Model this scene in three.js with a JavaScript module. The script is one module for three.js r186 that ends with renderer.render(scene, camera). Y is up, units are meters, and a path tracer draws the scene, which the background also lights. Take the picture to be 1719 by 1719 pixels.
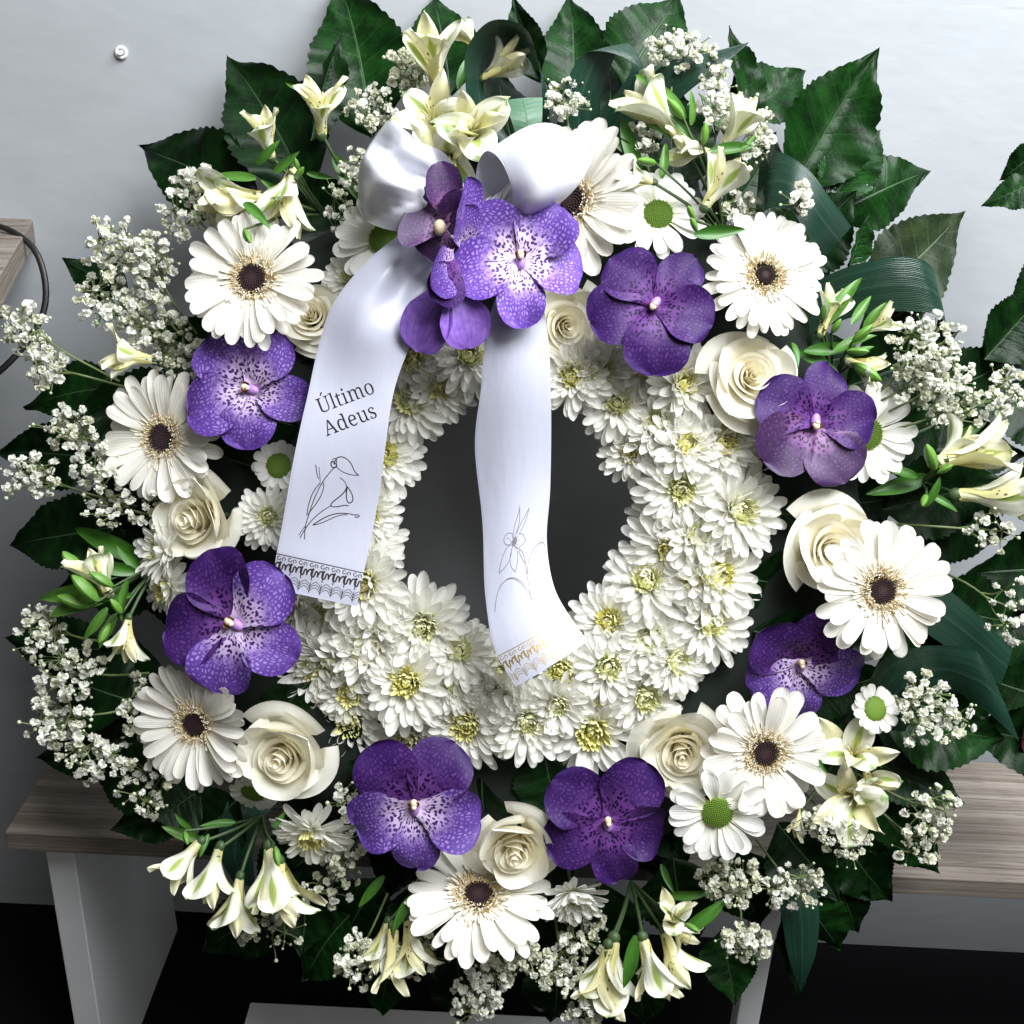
import * as THREE from 'three';
import { mergeGeometries } from 'three/addons/utils/BufferGeometryUtils.js';
import { RoundedBoxGeometry } from 'three/addons/geometries/RoundedBoxGeometry.js';
import { RectAreaLightUniformsLib } from 'three/addons/lights/RectAreaLightUniformsLib.js';

// ---------------------------------------------------------------- camera, light, exposure
RectAreaLightUniformsLib.init();
const scene = new THREE.Scene();
const V = (x, y, z) => new THREE.Vector3(x, y, z);
const PITCH = 25 * Math.PI / 180, ROLL = 2.8 * Math.PI / 180, DIST = 0.95, PXM = 859.5 / 0.43;   // metres from lens to wreath, photo pixels per metre there
const X0 = V(1, 0, 0), Y0 = V(0, Math.cos(PITCH), -Math.sin(PITCH)), Z0 = V(0, Math.sin(PITCH), Math.cos(PITCH));
const XW = X0.clone().multiplyScalar(Math.cos(ROLL)).addScaledVector(Y0, Math.sin(ROLL));
const YW = X0.clone().multiplyScalar(-Math.sin(ROLL)).addScaledVector(Y0, Math.cos(ROLL));
const CENTRE = V(0, 0.61, 0.20);                                   // middle of the leaning wreath
const MW = new THREE.Matrix4().makeBasis(XW, YW, Z0).setPosition(CENTRE);
const QW = new THREE.Quaternion().setFromRotationMatrix(MW);
const camera = new THREE.PerspectiveCamera(2 * Math.atan(0.43 / DIST) * 180 / Math.PI, 1, 0.05, 30);
camera.position.copy(CENTRE).addScaledVector(Z0, DIST);
camera.quaternion.copy(QW);
const renderer = new THREE.WebGLRenderer({ antialias: true });
renderer.setSize(1024, 1024);
renderer.toneMapping = THREE.LinearToneMapping;
renderer.toneMappingExposure = 1.2;
renderer.shadowMap.enabled = true;
scene.background = new THREE.Color(0.056, 0.054, 0.052);            // the dim room behind the photographer
function areaLight(pos, aim, w, h, color, power) {
  const l = new THREE.RectAreaLight(color, power, w, h);
  l.position.copy(pos); l.lookAt(aim); scene.add(l);
}
areaLight(V(0.60, 1.93, 0.76), V(0, 0.6, 0.22), 1.2, 0.85, new THREE.Color(0.94, 0.97, 1.0), 17.5);     // tall shop window up to the right
areaLight(V(1.0, 1.7, 2.3), V(0, 0.5, 0.2), 1.6, 1.2, new THREE.Color(1.0, 0.97, 0.92), 0.85);       // bounce from the bright side of the room

// ---------------------------------------------------------------- helpers
let seed = 7;
const rnd = () => { seed = (seed + 0x6d2b79f5) | 0; let t = Math.imul(seed ^ (seed >>> 15), 1 | seed); t = (t + Math.imul(t ^ (t >>> 7), 61 | t)) ^ t; return ((t ^ (t >>> 14)) >>> 0) / 4294967296; };
const rr = (a, b) => a + (b - a) * rnd();
const sm = (x, a, b) => { const t = Math.min(1, Math.max(0, (x - a) / (b - a))); return t * t * (3 - 2 * t); };
const TAU = Math.PI * 2;
const P = (px, py, h = 0) => {                                       // a spot on the wreath, h metres above its plane
  const k = (DIST - h) / DIST / PXM;
  return V((px - 859.5) * k, -(py - 859.5) * k, h).applyMatrix4(MW);
};
const dirW = (x, y, z) => V(x, y, z).normalize().applyQuaternion(QW);
const used = {};
function numbered(n) { const k = used[n] = (used[n] ?? -1) + 1; return k ? n + '_' + String(k).padStart(3, '0') : n; }
function thing(name, label, category, group) {
  const o = new THREE.Group(); o.name = numbered(name); scene.add(o); tag(o, label, category, group); return o;
}
function tag(o, label, category, group) { o.userData = { label, category }; if (group) o.userData.group = group; return o; }
function mesh(name, geo, mat, parent) {
  const m = new THREE.Mesh(geo, mat); m.name = parent ? name : numbered(name); m.castShadow = m.receiveShadow = true; (parent ?? scene).add(m); return m;
}
function struct(name, geo, mat) { const m = mesh(name, geo, mat); m.userData.kind = 'structure'; return m; }
const stuff = (m) => { m.userData.kind = 'stuff'; return m; };

function sheet(nu, nv, f, warp = 1) {                                         // f(s along 0..1, t across -1..1)
  const pos = [], uv = [], idx = [];
  for (let i = 0; i <= nu; i++) for (let j = 0; j <= nv; j++) { const s = 1 - (1 - i / nu) ** warp, p = f(s, j / nv * 2 - 1); pos.push(p[0], p[1], p[2]); uv.push(j / nv, s); }
  const W = nv + 1;
  for (let i = 0; i < nu; i++) for (let j = 0; j < nv; j++) { const a = i * W + j; idx.push(a, a + 1, a + W, a + 1, a + W + 1, a + W); }
  const g = new THREE.BufferGeometry();
  g.setAttribute('position', new THREE.Float32BufferAttribute(pos, 3)); g.setAttribute('uv', new THREE.Float32BufferAttribute(uv, 2));
  g.setIndex(idx); g.computeVertexNormals(); return g;
}
function petal({ nu = 8, nv = 4, len = 1, wid = 0.1, prof, a0 = 0, a1 = 0, cup = 0, groove = 0, twist = 0, wave = 0, ph = 0 }) {   // grows along +y, faces +z
  const cy = [0], cz = [0], K = 90;
  for (let i = 1; i <= K; i++) { const a = a0 + a1 * (i - 0.5) / K; cy.push(cy[i - 1] + Math.cos(a) * len / K); cz.push(cz[i - 1] + Math.sin(a) * len / K); }
  return sheet(nu, nv, (s, t) => {
    const i = Math.round(s * K), a = a0 + a1 * s, w = wid * prof(s), x = t * w;
    let lift = cup * t * t * w + groove * Math.cos(t * 7.5) * Math.sin(Math.PI * Math.min(1, s * 1.05)) + wave * Math.sin(s * 7 + ph + t * 2.4) * Math.abs(t) + twist * t * s * w;
    return [x, cy[i] - Math.sin(a) * lift, cz[i] + Math.cos(a) * lift];
  }, 1.8);
}
const tongue = (s) => (0.5 + 0.5 * sm(s, 0, 0.6)) * (s > 0.8 ? Math.sqrt(Math.max(0.0, 1 - ((s - 0.8) / 0.2) ** 2)) * 0.97 + 0.03 : 1);
const blunt = (s) => (0.42 + 0.58 * sm(s, 0, 0.55)) * (s > 0.72 ? Math.sqrt(Math.max(0.0, 1 - ((s - 0.72) / 0.28) ** 2.2)) * 0.95 + 0.05 : 1);
const lance = (s) => Math.sin(Math.PI * Math.min(1, 0.06 + 0.94 * s ** 0.8)) ** 0.8;
function tube(pts, r0, r1 = r0, seg = 10, rad = 5) {
  const c = new THREE.CatmullRomCurve3(pts), g = new THREE.TubeGeometry(c, seg, 1, rad, false), p = g.attributes.position, n = rad + 1, q = V(0, 0, 0);
  for (let i = 0; i <= seg; i++) {
    c.getPointAt(i / seg, q); const r = r0 + (r1 - r0) * i / seg;
    for (let j = 0; j < n; j++) { const k = i * n + j; p.setXYZ(k, q.x + (p.getX(k) - q.x) * r, q.y + (p.getY(k) - q.y) * r, q.z + (p.getZ(k) - q.z) * r); }
  }
  g.computeVertexNormals(); return g;
}
function faceQuat(n, spin) {                                         // local +z onto the wreath direction n
  const q = new THREE.Quaternion().setFromUnitVectors(V(0, 0, 1), V(...n).normalize());
  return QW.clone().multiply(q).multiply(new THREE.Quaternion().setFromAxisAngle(V(0, 0, 1), spin));
}
function lay(o, a, b, roll = 0, sx = 1, face = Z0) {                // local +y from a to b, local +z towards face; unit length
  const y = b.clone().sub(a), L = y.length(); y.normalize();
  const z = face.clone().addScaledVector(y, -face.dot(y)).normalize().applyAxisAngle(y, roll), x = y.clone().cross(z);
  o.quaternion.setFromRotationMatrix(new THREE.Matrix4().makeBasis(x, y, z)); o.position.copy(a); o.scale.set(L * sx, L, L); return o;
}
const clockHour = (px, py) => { const a = (Math.atan2(px - 865, -(py - 880)) / TAU * 12 + 12) % 12, h = Math.round(a * 2) / 2, n = Math.floor(h) % 12; const W = ['twelve', 'one', 'two', 'three', 'four', 'five', 'six', 'seven', 'eight', 'nine', 'ten', 'eleven']; return (h % 1 ? 'half past ' : '') + W[n] + (h % 1 ? '' : " o'clock"); };

// ---------------------------------------------------------------- textures
function canvasTex(w, h, draw, srgb = true) {
  const c = document.createElement('canvas'); c.width = w; c.height = h; const x = c.getContext('2d'); draw(x, w, h);
  const t = new THREE.CanvasTexture(c); if (srgb) t.colorSpace = THREE.SRGBColorSpace; t.anisotropy = 8; return t;
}
function dataTex(w, h, f, srgb = true) {                            // f(u, v) -> [r, g, b] 0..255
  const d = new Uint8Array(w * h * 4);
  for (let j = 0; j < h; j++) for (let i = 0; i < w; i++) { const c = f((i + 0.5) / w, (j + 0.5) / h), o = (j * w + i) * 4; d[o] = c[0]; d[o + 1] = c[1]; d[o + 2] = c[2]; d[o + 3] = 255; }
  const t = new THREE.DataTexture(d, w, h); t.magFilter = t.minFilter = THREE.LinearFilter; t.wrapS = t.wrapT = THREE.RepeatWrapping; if (srgb) t.colorSpace = THREE.SRGBColorSpace; t.needsUpdate = true; return t;
}
const hash = (x, y, k = 0) => { let n = Math.imul(x | 0, 374761393) + Math.imul(y | 0, 668265263) + Math.imul(k | 0, 1442695041); n = Math.imul(n ^ (n >>> 13), 1274126177); n ^= n >>> 16; return (n >>> 0) / 4294967296; };
const vnoise = (x, y, k = 0) => { const i = Math.floor(x), j = Math.floor(y), u = sm(x - i, 0, 1), v = sm(y - j, 0, 1); return (hash(i, j, k) * (1 - u) + hash(i + 1, j, k) * u) * (1 - v) + (hash(i, j + 1, k) * (1 - u) + hash(i + 1, j + 1, k) * u) * v; };
const fbm = (x, y, k = 0) => (vnoise(x, y, k) + vnoise(x * 2.1, y * 2.1, k + 1) / 2 + vnoise(x * 4.3, y * 4.3, k + 2) / 4 + vnoise(x * 8.7, y * 8.7, k + 3) / 8) / 1.875;
const mixc = (a, b, t) => [a[0] + (b[0] - a[0]) * t, a[1] + (b[1] - a[1]) * t, a[2] + (b[2] - a[2]) * t];
function worley(x, y, k) {
  const i = Math.floor(x), j = Math.floor(y); let a = 9, b = 9, id = 0;
  for (let p = -1; p < 2; p++) for (let q = -1; q < 2; q++) {
    const dx = i + p + 0.15 + 0.7 * hash(i + p, j + q, k) - x, dy = j + q + 0.15 + 0.7 * hash(i + p, j + q, k + 1) - y, d = Math.sqrt(dx * dx + dy * dy);
    if (d < a) { b = a; a = d; id = hash(i + p, j + q, k + 2); } else if (d < b) b = d;
  }
  return [a, b, id];
}
function orchidTex(k, ground, light, base, spot) {
  return dataTex(384, 384, (u, v) => {
    const t = u * 2 - 1, e = Math.abs(t), wx = fbm(u * 7, v * 7, k) - 0.5, wy = fbm(u * 7, v * 7, k + 40) - 0.5;
    const [f1, f2, id] = worley(t * (4.8 + 4.6 * v) + wx * 1.3 + 30, v * 14.5 + wy * 1.3, k), s = v + (fbm(u * 5, v * 5, k + 9) - 0.5) * 0.25 + e * e * 0.12;
    const near = sm(s, 0.62, 0.34), g = mixc(ground, mixc(ground, [255, 235, 255], 0.14), fbm(u * 4, v * 4, k + 5));
    const cell = sm(f2 - f1, 0.16 + 0.3 * sm(s, 0.4, 1), 0.3 + 0.35 * sm(s, 0.4, 1)) * (0.5 + 0.5 * id) * (1 - 0.7 * sm(s, 0.85, 1.05));
    const tip = mixc(g, light, cell), b = mixc(mixc(base, light, sm(v, 0.2, 0.6) * 0.5), spot, sm(f1, 0.42, 0.27) * (id > 0.2 ? 0.95 : 0.2) * sm(v, 0.1, 0.22));
    return mixc(tip, b, near);
  });
}
const orchidBlue = orchidTex(11, [84, 52, 150], [172, 148, 216], [226, 210, 240], [54, 28, 100]);
const orchidDark = orchidTex(57, [60, 28, 112], [124, 88, 164], [136, 92, 172], [38, 15, 76]);
const orchidPlum = orchidTex(91, [54, 22, 80], [112, 74, 136], [168, 124, 182], [40, 16, 60]);
const orchidBack = dataTex(128, 128, (u, v) => mixc(mixc([92, 56, 142], [140, 102, 190], fbm(u * 9, v * 14, 3) * 0.9 + 0.2 * sm(v, 0, 1)), [70, 40, 112], 0.5 * sm(Math.abs(Math.sin(u * 28 + 2 * fbm(u * 3, v * 4, 8))), 0.25, 0)));
function leafTexes(k, dark, mid, vein) {
  const veinAt = (u, v) => {                                        // distance-like field of the side veins
    const e = Math.abs(u * 2 - 1), side = u > 0.5 ? 0.5 : 0, q = ((v * 8.5 - e * (1.25 - 0.35 * e) + side) % 1 + 1) % 1;
    return [Math.min(q, 1 - q), e];
  };
  const col = dataTex(256, 512, (u, v) => {
    const [q, e] = veinAt(u, v), n = fbm(u * 6, v * 14, k), f = fbm(u * 40, v * 90, k + 3);
    let c = mixc(dark, mid, Math.min(1, Math.max(0, n * 1.5 - 0.3 + (f - 0.5) * 0.5)));
    c = mixc(c, vein, 0.55 * sm(q, 0.07, 0.0) * (1 - e * 0.7)); return mixc(c, vein, 0.85 * sm(e, 0.045, 0.01));
  });
  const bump = dataTex(256, 512, (u, v) => { const [q, e] = veinAt(u, v); const b = 150 + 80 * Math.sqrt(q * 2) * (0.4 + 0.6 * (1 - e)) - 90 * sm(e, 0.05, 0) + 40 * (fbm(u * 30, v * 60, k) - 0.5); return [b, b, b]; }, false);
  return [col, bump];
}
const [leafCol, leafBump] = leafTexes(5, [14, 38, 14], [30, 74, 26], [54, 92, 46]);
const [leafCol2] = leafTexes(23, [28, 44, 26], [58, 74, 40], [104, 112, 74]);
const strapCol = dataTex(256, 512, (u, v) => mixc(mixc([18, 44, 34], [40, 72, 56], fbm(u * 60, v * 2.5, 8)), [64, 92, 76], 0.5 * sm(Math.abs(u - 0.5), 0.02, 0.0)));
const strapBump = dataTex(256, 512, (u, v) => { const b = 128 + 60 * Math.sin(u * 190) + 90 * (fbm(u * 50, v * 3, 4) - 0.5); return [b, b, b]; }, false);
const petalBump = dataTex(128, 128, (u, v) => { const b = 128 + 60 * Math.sin(u * 38 + 2 * fbm(u * 3, v * 3, 2)) + 60 * (fbm(u * 18, v * 3, 6) - 0.5); return [b, b, b]; }, false);
const gerberaCol = dataTex(128, 256, (u, v) => mixc(mixc([234, 229, 212], [244, 241, 233], sm(v, 0, 0.45)), [220, 212, 192], 0.6 * sm(Math.abs(Math.sin(u * 9.4)), 0.2, 0) * (1 - v * 0.6) + 0.18 * fbm(u * 14, v * 5, 2)));
const mumCol = dataTex(64, 128, (u, v) => mixc(mixc([238, 242, 214], [250, 250, 246], sm(v, 0.05, 0.45)), [240, 234, 220], 0.4 * fbm(u * 12, v * 4, 3)));
const roseCol = (a, b) => dataTex(128, 128, (u, v) => mixc(mixc(a, b, sm(v + 0.15 * (fbm(u * 4, v * 4, 5) - 0.5), 0.25, 0.95)), [238, 232, 200], 0.3 * fbm(u * 22, v * 4, 7) * sm(v, 1, 0.3)));
const roseOuter = roseCol([242, 237, 208], [250, 247, 234]), roseInner = roseCol([250, 240, 204], [252, 247, 228]);
const tepalOuter = dataTex(128, 256, (u, v) => {
  const e = Math.abs(u * 2 - 1), n = fbm(u * 10, v * 6, 3), c = mixc(mixc([224, 222, 170], [240, 240, 226], sm(v, 0.02, 0.45)), [226, 226, 200], 0.5 * n);
  const hw = 0.30 * Math.sin(Math.PI * Math.min(1, Math.max(0, (v - 0.28) / 0.68))), g = 0.85 * sm(e, hw, hw - 0.2) * sm(v, 0.26, 0.45) * sm(v, 0.99, 0.9);
  let o = mixc(c, [158, 180, 84], Math.min(1, g * 1.1)); o = mixc(o, [92, 130, 48], 0.75 * g * sm(Math.abs(Math.sin(u * 44)), 0.3, 0)); return mixc(o, [110, 150, 70], sm(v, 0.95, 1) * 0.6);
});
const tepalInner = dataTex(128, 256, (u, v) => {
  const n = fbm(u * 10, v * 5, 13), c = mixc(mixc([224, 216, 150], [236, 232, 192], sm(v, 0.1, 0.8)), [242, 240, 226], sm(v, 0.7, 1) * 0.8), [f1, , id] = worley(u * 6, v * 9, 77);
  return mixc(mixc(c, [206, 198, 110], 0.35 * n), [92, 60, 40], (id > 0.62 ? 0.85 : 0) * sm(f1, 0.24, 0.12) * sm(v, 0.25, 0.4) * sm(v, 0.85, 0.7));
});
const brightLeafCol = dataTex(64, 256, (u, v) => mixc(mixc([66, 112, 40], [112, 156, 62], fbm(u * 5, v * 6, 31)), [148, 184, 92], 0.4 * sm(Math.abs(Math.sin(u * 15)), 0.2, 0)));
const woodCol = dataTex(1024, 512, (u, v) => {
  const y = v * 8 + 0.5 * fbm(u * 3, v * 3, 4), g = fbm(u * 7, y * 9, 2), streak = fbm(u * 3.5, y * 2.6, 9), fine = fbm(u * 60, y * 30, 21);
  let c = mixc([142, 130, 118], [178, 168, 157], sm(g * 0.6 + streak * 0.7, 0.35, 0.95)); c = mixc(c, [206, 197, 184], 0.5 * sm(streak, 0.52, 0.8)); c = mixc(c, [98, 80, 66], 0.4 * sm(g, 0.36, 0.2));
  return mixc(c, [58, 46, 40], 0.35 * sm(fine, 0.42, 0.25));
});
const woodBump = dataTex(512, 256, (u, v) => { const b = 60 + 150 * fbm(u * 20, v * 110, 2); return [b, b, b]; }, false);
const wallBump = dataTex(512, 512, (u, v) => { const b = 128 + 110 * (fbm(u * 46, v * 46, 1) - 0.5); return [b, b, b]; }, false); wallBump.repeat.set(6, 6);
const wallCol = dataTex(512, 512, (u, v) => { const k = 238 + 7 * (fbm(u * 9, v * 9, 61) - 0.5) + 10 * (fbm(u * 70, v * 70, 5) - 0.5); return [k, k, k]; }); wallCol.repeat.set(3, 3);
const weave = dataTex(512, 512, (u, v) => { const b = 100 + 5 * (hash(Math.floor(u * 512), Math.floor(v * 512), 3) - 0.5) + 170 * (fbm(u * 5, v * 7, 12) - 0.5) + (u < 0.02 || u > 0.98 ? 40 : 0); return [b, b, b]; }, false);

// ---------------------------------------------------------------- materials
const phys = (o) => new THREE.MeshPhysicalMaterial({ side: THREE.DoubleSide, roughness: 0.6, ...o });
const M = {
  wall: phys({ map: wallCol, color: new THREE.Color(0.475, 0.50, 0.52), roughness: 0.75, bumpMap: wallBump, bumpScale: 0.0006 }),
  floor: phys({ color: new THREE.Color(0.006, 0.006, 0.007), roughness: 0.95, specularIntensity: 0.15, bumpMap: wallBump, bumpScale: 0.002 }),
  wood: phys({ map: woodCol, color: new THREE.Color(0.56, 0.55, 0.54), bumpMap: woodBump, bumpScale: 0.0008, roughness: 0.62 }),
  whitePanel: phys({ color: new THREE.Color(0.78, 0.79, 0.8), roughness: 0.38, bumpMap: wallBump, bumpScale: 0.0002 }),
  cable: phys({ color: new THREE.Color(0.012, 0.011, 0.011), roughness: 0.45 }),
  plastic: phys({ color: new THREE.Color(0.8, 0.8, 0.8), roughness: 0.3 }),
  moss: phys({ color: new THREE.Color(0.005, 0.010, 0.006), roughness: 0.95 }),
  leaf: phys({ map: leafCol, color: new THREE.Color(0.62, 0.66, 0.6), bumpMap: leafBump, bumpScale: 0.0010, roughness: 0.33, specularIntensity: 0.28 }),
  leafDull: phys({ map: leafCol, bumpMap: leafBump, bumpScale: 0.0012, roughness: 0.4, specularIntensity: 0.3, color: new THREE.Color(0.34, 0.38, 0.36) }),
  leafGloss: phys({ map: leafCol, bumpMap: leafBump, bumpScale: 0.0016, roughness: 0.18 }),
  leafPale: phys({ map: leafCol2, color: new THREE.Color(0.5, 0.52, 0.48), bumpMap: leafBump, bumpScale: 0.0014, roughness: 0.45, specularIntensity: 0.3 }),
  leafRib: phys({ color: new THREE.Color(0.05, 0.09, 0.04), roughness: 0.5 }),
  strap: phys({ map: strapCol, bumpMap: strapBump, bumpScale: 0.0004, roughness: 0.26 }),
  cutLeaf: phys({ color: new THREE.Color(0.055, 0.13, 0.07), roughness: 0.5, bumpMap: leafBump, bumpScale: 0.0006 }),
  gerbera: phys({ map: gerberaCol, bumpMap: petalBump, bumpScale: 0.0002, roughness: 0.6, specularIntensity: 0.5, transmission: 0.3, thickness: 0 }),
  gerberaRing: phys({ color: new THREE.Color(0.62, 0.48, 0.25), roughness: 0.8 }),
  gerberaInner: phys({ color: new THREE.Color(0.78, 0.74, 0.6), roughness: 0.7 }),
  gerberaEye: phys({ color: new THREE.Color(0.022, 0.006, 0.007), roughness: 0.8 }),
  mum: phys({ map: mumCol, bumpMap: petalBump, bumpScale: 0.0001, roughness: 0.7, specularIntensity: 0.4, transmission: 0.45, thickness: 0 }),
  mumQuill: phys({ color: new THREE.Color(0.84, 0.81, 0.36), roughness: 0.7 }),
  mumQuillPale: phys({ color: new THREE.Color(0.85, 0.85, 0.52), roughness: 0.7 }),
  mumEye: phys({ color: new THREE.Color(0.07, 0.13, 0.015), roughness: 0.8 }),
  daisy: phys({ map: mumCol, bumpMap: petalBump, bumpScale: 0.0002, roughness: 0.6, transmission: 0.3, thickness: 0 }),
  daisyEye: phys({ color: new THREE.Color(0.11, 0.2, 0.015), roughness: 0.7 }),
  rose: phys({ map: roseOuter, roughness: 0.6, bumpMap: petalBump, bumpScale: 0.00008, transmission: 0.3, thickness: 0 }),
  roseIn: phys({ map: roseInner, roughness: 0.62, transmission: 0.32, thickness: 0 }),
  orchid: phys({ map: orchidBlue, color: new THREE.Color(0.66, 0.6, 0.64), roughness: 0.52, specularIntensity: 0.5 }),
  orchidPale: phys({ map: orchidBlue, color: new THREE.Color(1.0, 0.95, 0.95), roughness: 0.55, specularIntensity: 0.5 }),
  orchidDark: phys({ map: orchidDark, color: new THREE.Color(0.43, 0.31, 0.42), roughness: 0.52, specularIntensity: 0.4 }),
  orchidPlum: phys({ map: orchidPlum, color: new THREE.Color(0.6, 0.5, 0.56), roughness: 0.55 }),
  orchidBack: phys({ map: orchidBack, roughness: 0.5 }),
  lip: phys({ color: new THREE.Color(0.36, 0.2, 0.5), roughness: 0.5 }),
  column: phys({ color: new THREE.Color(0.8, 0.62, 0.42), roughness: 0.45 }),
  lipEar: phys({ color: new THREE.Color(0.22, 0.11, 0.05), roughness: 0.4 }),
  tepal: phys({ map: tepalOuter, roughness: 0.55, bumpMap: petalBump, bumpScale: 0.0002, transmission: 0.2, thickness: 0 }),
  tepalIn: phys({ map: tepalInner, roughness: 0.55, transmission: 0.2, thickness: 0 }),
  bud: phys({ map: brightLeafCol, roughness: 0.5, color: new THREE.Color(1, 1, 0.8) }),
  bract: phys({ map: brightLeafCol, roughness: 0.45, color: new THREE.Color(0.8, 0.9, 0.75), transmission: 0.15, thickness: 0 }),
  bractDark: phys({ map: brightLeafCol, roughness: 0.45, color: new THREE.Color(0.42, 0.6, 0.4) }),
  stem: phys({ color: new THREE.Color(0.04, 0.075, 0.022), roughness: 0.55 }),
  gypStem: phys({ color: new THREE.Color(0.13, 0.17, 0.06), roughness: 0.6 }),
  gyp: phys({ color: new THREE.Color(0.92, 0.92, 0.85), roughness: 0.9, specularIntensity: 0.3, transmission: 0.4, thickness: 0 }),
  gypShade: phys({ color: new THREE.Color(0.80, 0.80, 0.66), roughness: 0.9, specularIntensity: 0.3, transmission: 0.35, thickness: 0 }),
  gypBud: phys({ color: new THREE.Color(0.5, 0.56, 0.36), roughness: 0.7 }),
  red: phys({ color: new THREE.Color(0.05, 0.005, 0.007), roughness: 0.6, side: THREE.DoubleSide }),
};

// ---------------------------------------------------------------- the setting: wall, floor
{
  const w = struct('wall', new THREE.BoxGeometry(7, 3.2, 0.12), M.wall); w.position.set(0, 1.545, -0.06);
  const f = struct('floor', new THREE.BoxGeometry(7, 0.1, 5), M.floor); f.position.set(0, -0.105, 2.44);
}
function box(name, parent, w, h, d, x, y, z, mat, r = 0.0015) { const m = mesh(name, new RoundedBoxGeometry(w, h, d, 2, r), mat, parent); m.position.set(x, y, z); return m; }
{
  const b = thing('display_bench', 'low bench with a whitewashed wooden plank top and white legs under the wreath', 'bench');
  box('plank_top', b, 1.5, 0.02, 0.172, 0.32, 0.31, 0.206, M.wood);
  const shape = new THREE.Shape([new THREE.Vector2(0, 0), new THREE.Vector2(0.235, 0), new THREE.Vector2(0.235, 0.354), new THREE.Vector2(0.03, 0.354)]);
  const g = new THREE.ExtrudeGeometry(shape, { depth: 0.024, bevelEnabled: true, bevelSize: 0.001, bevelThickness: 0.001, bevelSegments: 1 });
  g.rotateY(-Math.PI / 2); const leg = mesh('leg_panel', g, M.whitePanel, b); leg.position.set(-0.385, -0.0545, 0.03);
  box('leg', b, 0.022, 0.355, 0.022, 0.252, 0.122, 0.262, M.whitePanel);
  const l = thing('low_plinth', 'pale board lying low beneath the bench at the bottom edge', 'board');
  box('board', l, 0.36, 0.018, 0.16, -0.07, 0.02, 0.285, M.whitePanel); box('foot', l, 0.3, 0.064, 0.1, -0.07, -0.0225, 0.285, M.whitePanel);
  const s = thing('side_shelf', 'weathered wooden shelf end at the upper left edge of the photo', 'shelf');
  const sp = box('plank_top', s, 0.5, 0.022, 0.3, 0, 0, 0, M.wood); s.position.set(-0.672, 0.782, 0.165); s.rotation.y = 0.28;
  const pts = [V(-0.60, 0.797, 0.03), V(-0.50, 0.797, 0.05), V(-0.455, 0.797, 0.065), V(-0.425, 0.78, 0.08), V(-0.417, 0.735, 0.10), V(-0.46, 0.68, 0.13), V(-0.55, 0.65, 0.12)];
  tag(mesh('power_cable', tube(pts, 0.0028, 0.0028, 50, 8), M.cable), 'thin black cable looping over the wooden shelf end', 'cable');
  const k = thing('wall_plug', 'small round white plastic plug stuck in the wall at upper left', 'wall plug');
  const ring = mesh('collar', new THREE.TorusGeometry(0.0042, 0.0016, 10, 24), M.plastic, k); ring.position.z = 0.001;
  mesh('pin', new THREE.CylinderGeometry(0.002, 0.0024, 0.006, 12).rotateX(Math.PI / 2).translate(0, 0, 0.002), M.plastic, k); k.position.set(-0.361, 0.942, 0.0005);
}

// ---------------------------------------------------------------- the wreath's mossy ring
{
  const g = new THREE.TorusGeometry(0.212, 0.075, 24, 96), p = g.attributes.position;
  for (let i = 0; i < p.count; i++) { const x = p.getX(i), y = p.getY(i), n = 1 + 0.05 * (vnoise(x * 60 + 50, y * 60 + 50) - 0.5); p.setXYZ(i, x * n, y * n, p.getZ(i) * 0.6 * n); }
  g.computeVertexNormals();
  const b = mesh('wreath_base', g, M.moss); tag(b, 'round dark mossy ring that holds all the flowers', 'wreath ring');
  b.position.copy(P(868, 872, 0.012)); b.quaternion.copy(QW);
}

// ---------------------------------------------------------------- large leaves
function leafGeo(W, teeth, fold, droop, k) {
  const prof = (s) => s < 0.36 ? Math.sin(Math.PI / 2 * Math.max(0.02, s / 0.36)) ** 0.85 : (1 - ((s - 0.36) / 0.64) ** 1.75) ** 1.15 * (1 - 0.18 * sm(s, 0.6, 0.95)) + 0.004;
  return sheet(112, 8, (s, t) => {
    const e = Math.abs(t), fr = (s * teeth + (t > 0 ? 0.3 : 0)) % 1, saw = 1 + 0.06 * sm(fr, 0, 0.85) * (1 - sm(fr, 0.85, 1)) * sm(s, 0.05, 0.2) * (e > 0.99 ? 1 : 0), w = W * prof(s) * saw;
    const vein = 0.011 * Math.cos(TAU * (s * 8.5 - e * (1.25 - 0.35 * e) + (t > 0 ? 0.5 : 0))) * e * (1 - 0.6 * e), rip = 0.03 * Math.sin(s * 9 + k * 3 + t * 1.5) * e * e + 0.02 * Math.sin(s * 21 + k + t * 4) * e * e;
    return [t * w + 0.03 * Math.sin(s * 3 + k), s, fold * e * w * 0.9 - droop * s * s + vein + rip];
  });
}
const leafVariants = [0, 1, 2, 3, 4].map((k) => [leafGeo(0.31, 17, [0.4, 0.18, 0.55, -0.25, 0.3][k], [0.2, 0.34, -0.12, 0.4, 0.28][k], k), tube([0, 0.25, 0.5, 0.75, 0.98].map((s) => V(0.03 * Math.sin(s * 3 + k), s, -[0.2, 0.34, -0.12, 0.4, 0.28][k] * s * s - 0.002)), 0.009, 0.002, 10, 5)]);
function leaf(label, bx, by, tx, ty, wpx, h0, h1, roll, kind, v, group, cat = 'leaf') {
  const a = P(bx, by, h0), b = P(tx, ty, h1), o = thing('serrated_leaf', label, cat, group), L = Math.hypot(bx - tx, by - ty);
  const [g, rib] = leafVariants[v % 5]; mesh('blade', g, M[kind], o); mesh('midrib', rib, M.leafRib, o);
  lay(o, a, b, roll, wpx / L / 0.62); return o;
}
const LG = 'dark leaves fanned out round the wreath';
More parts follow.
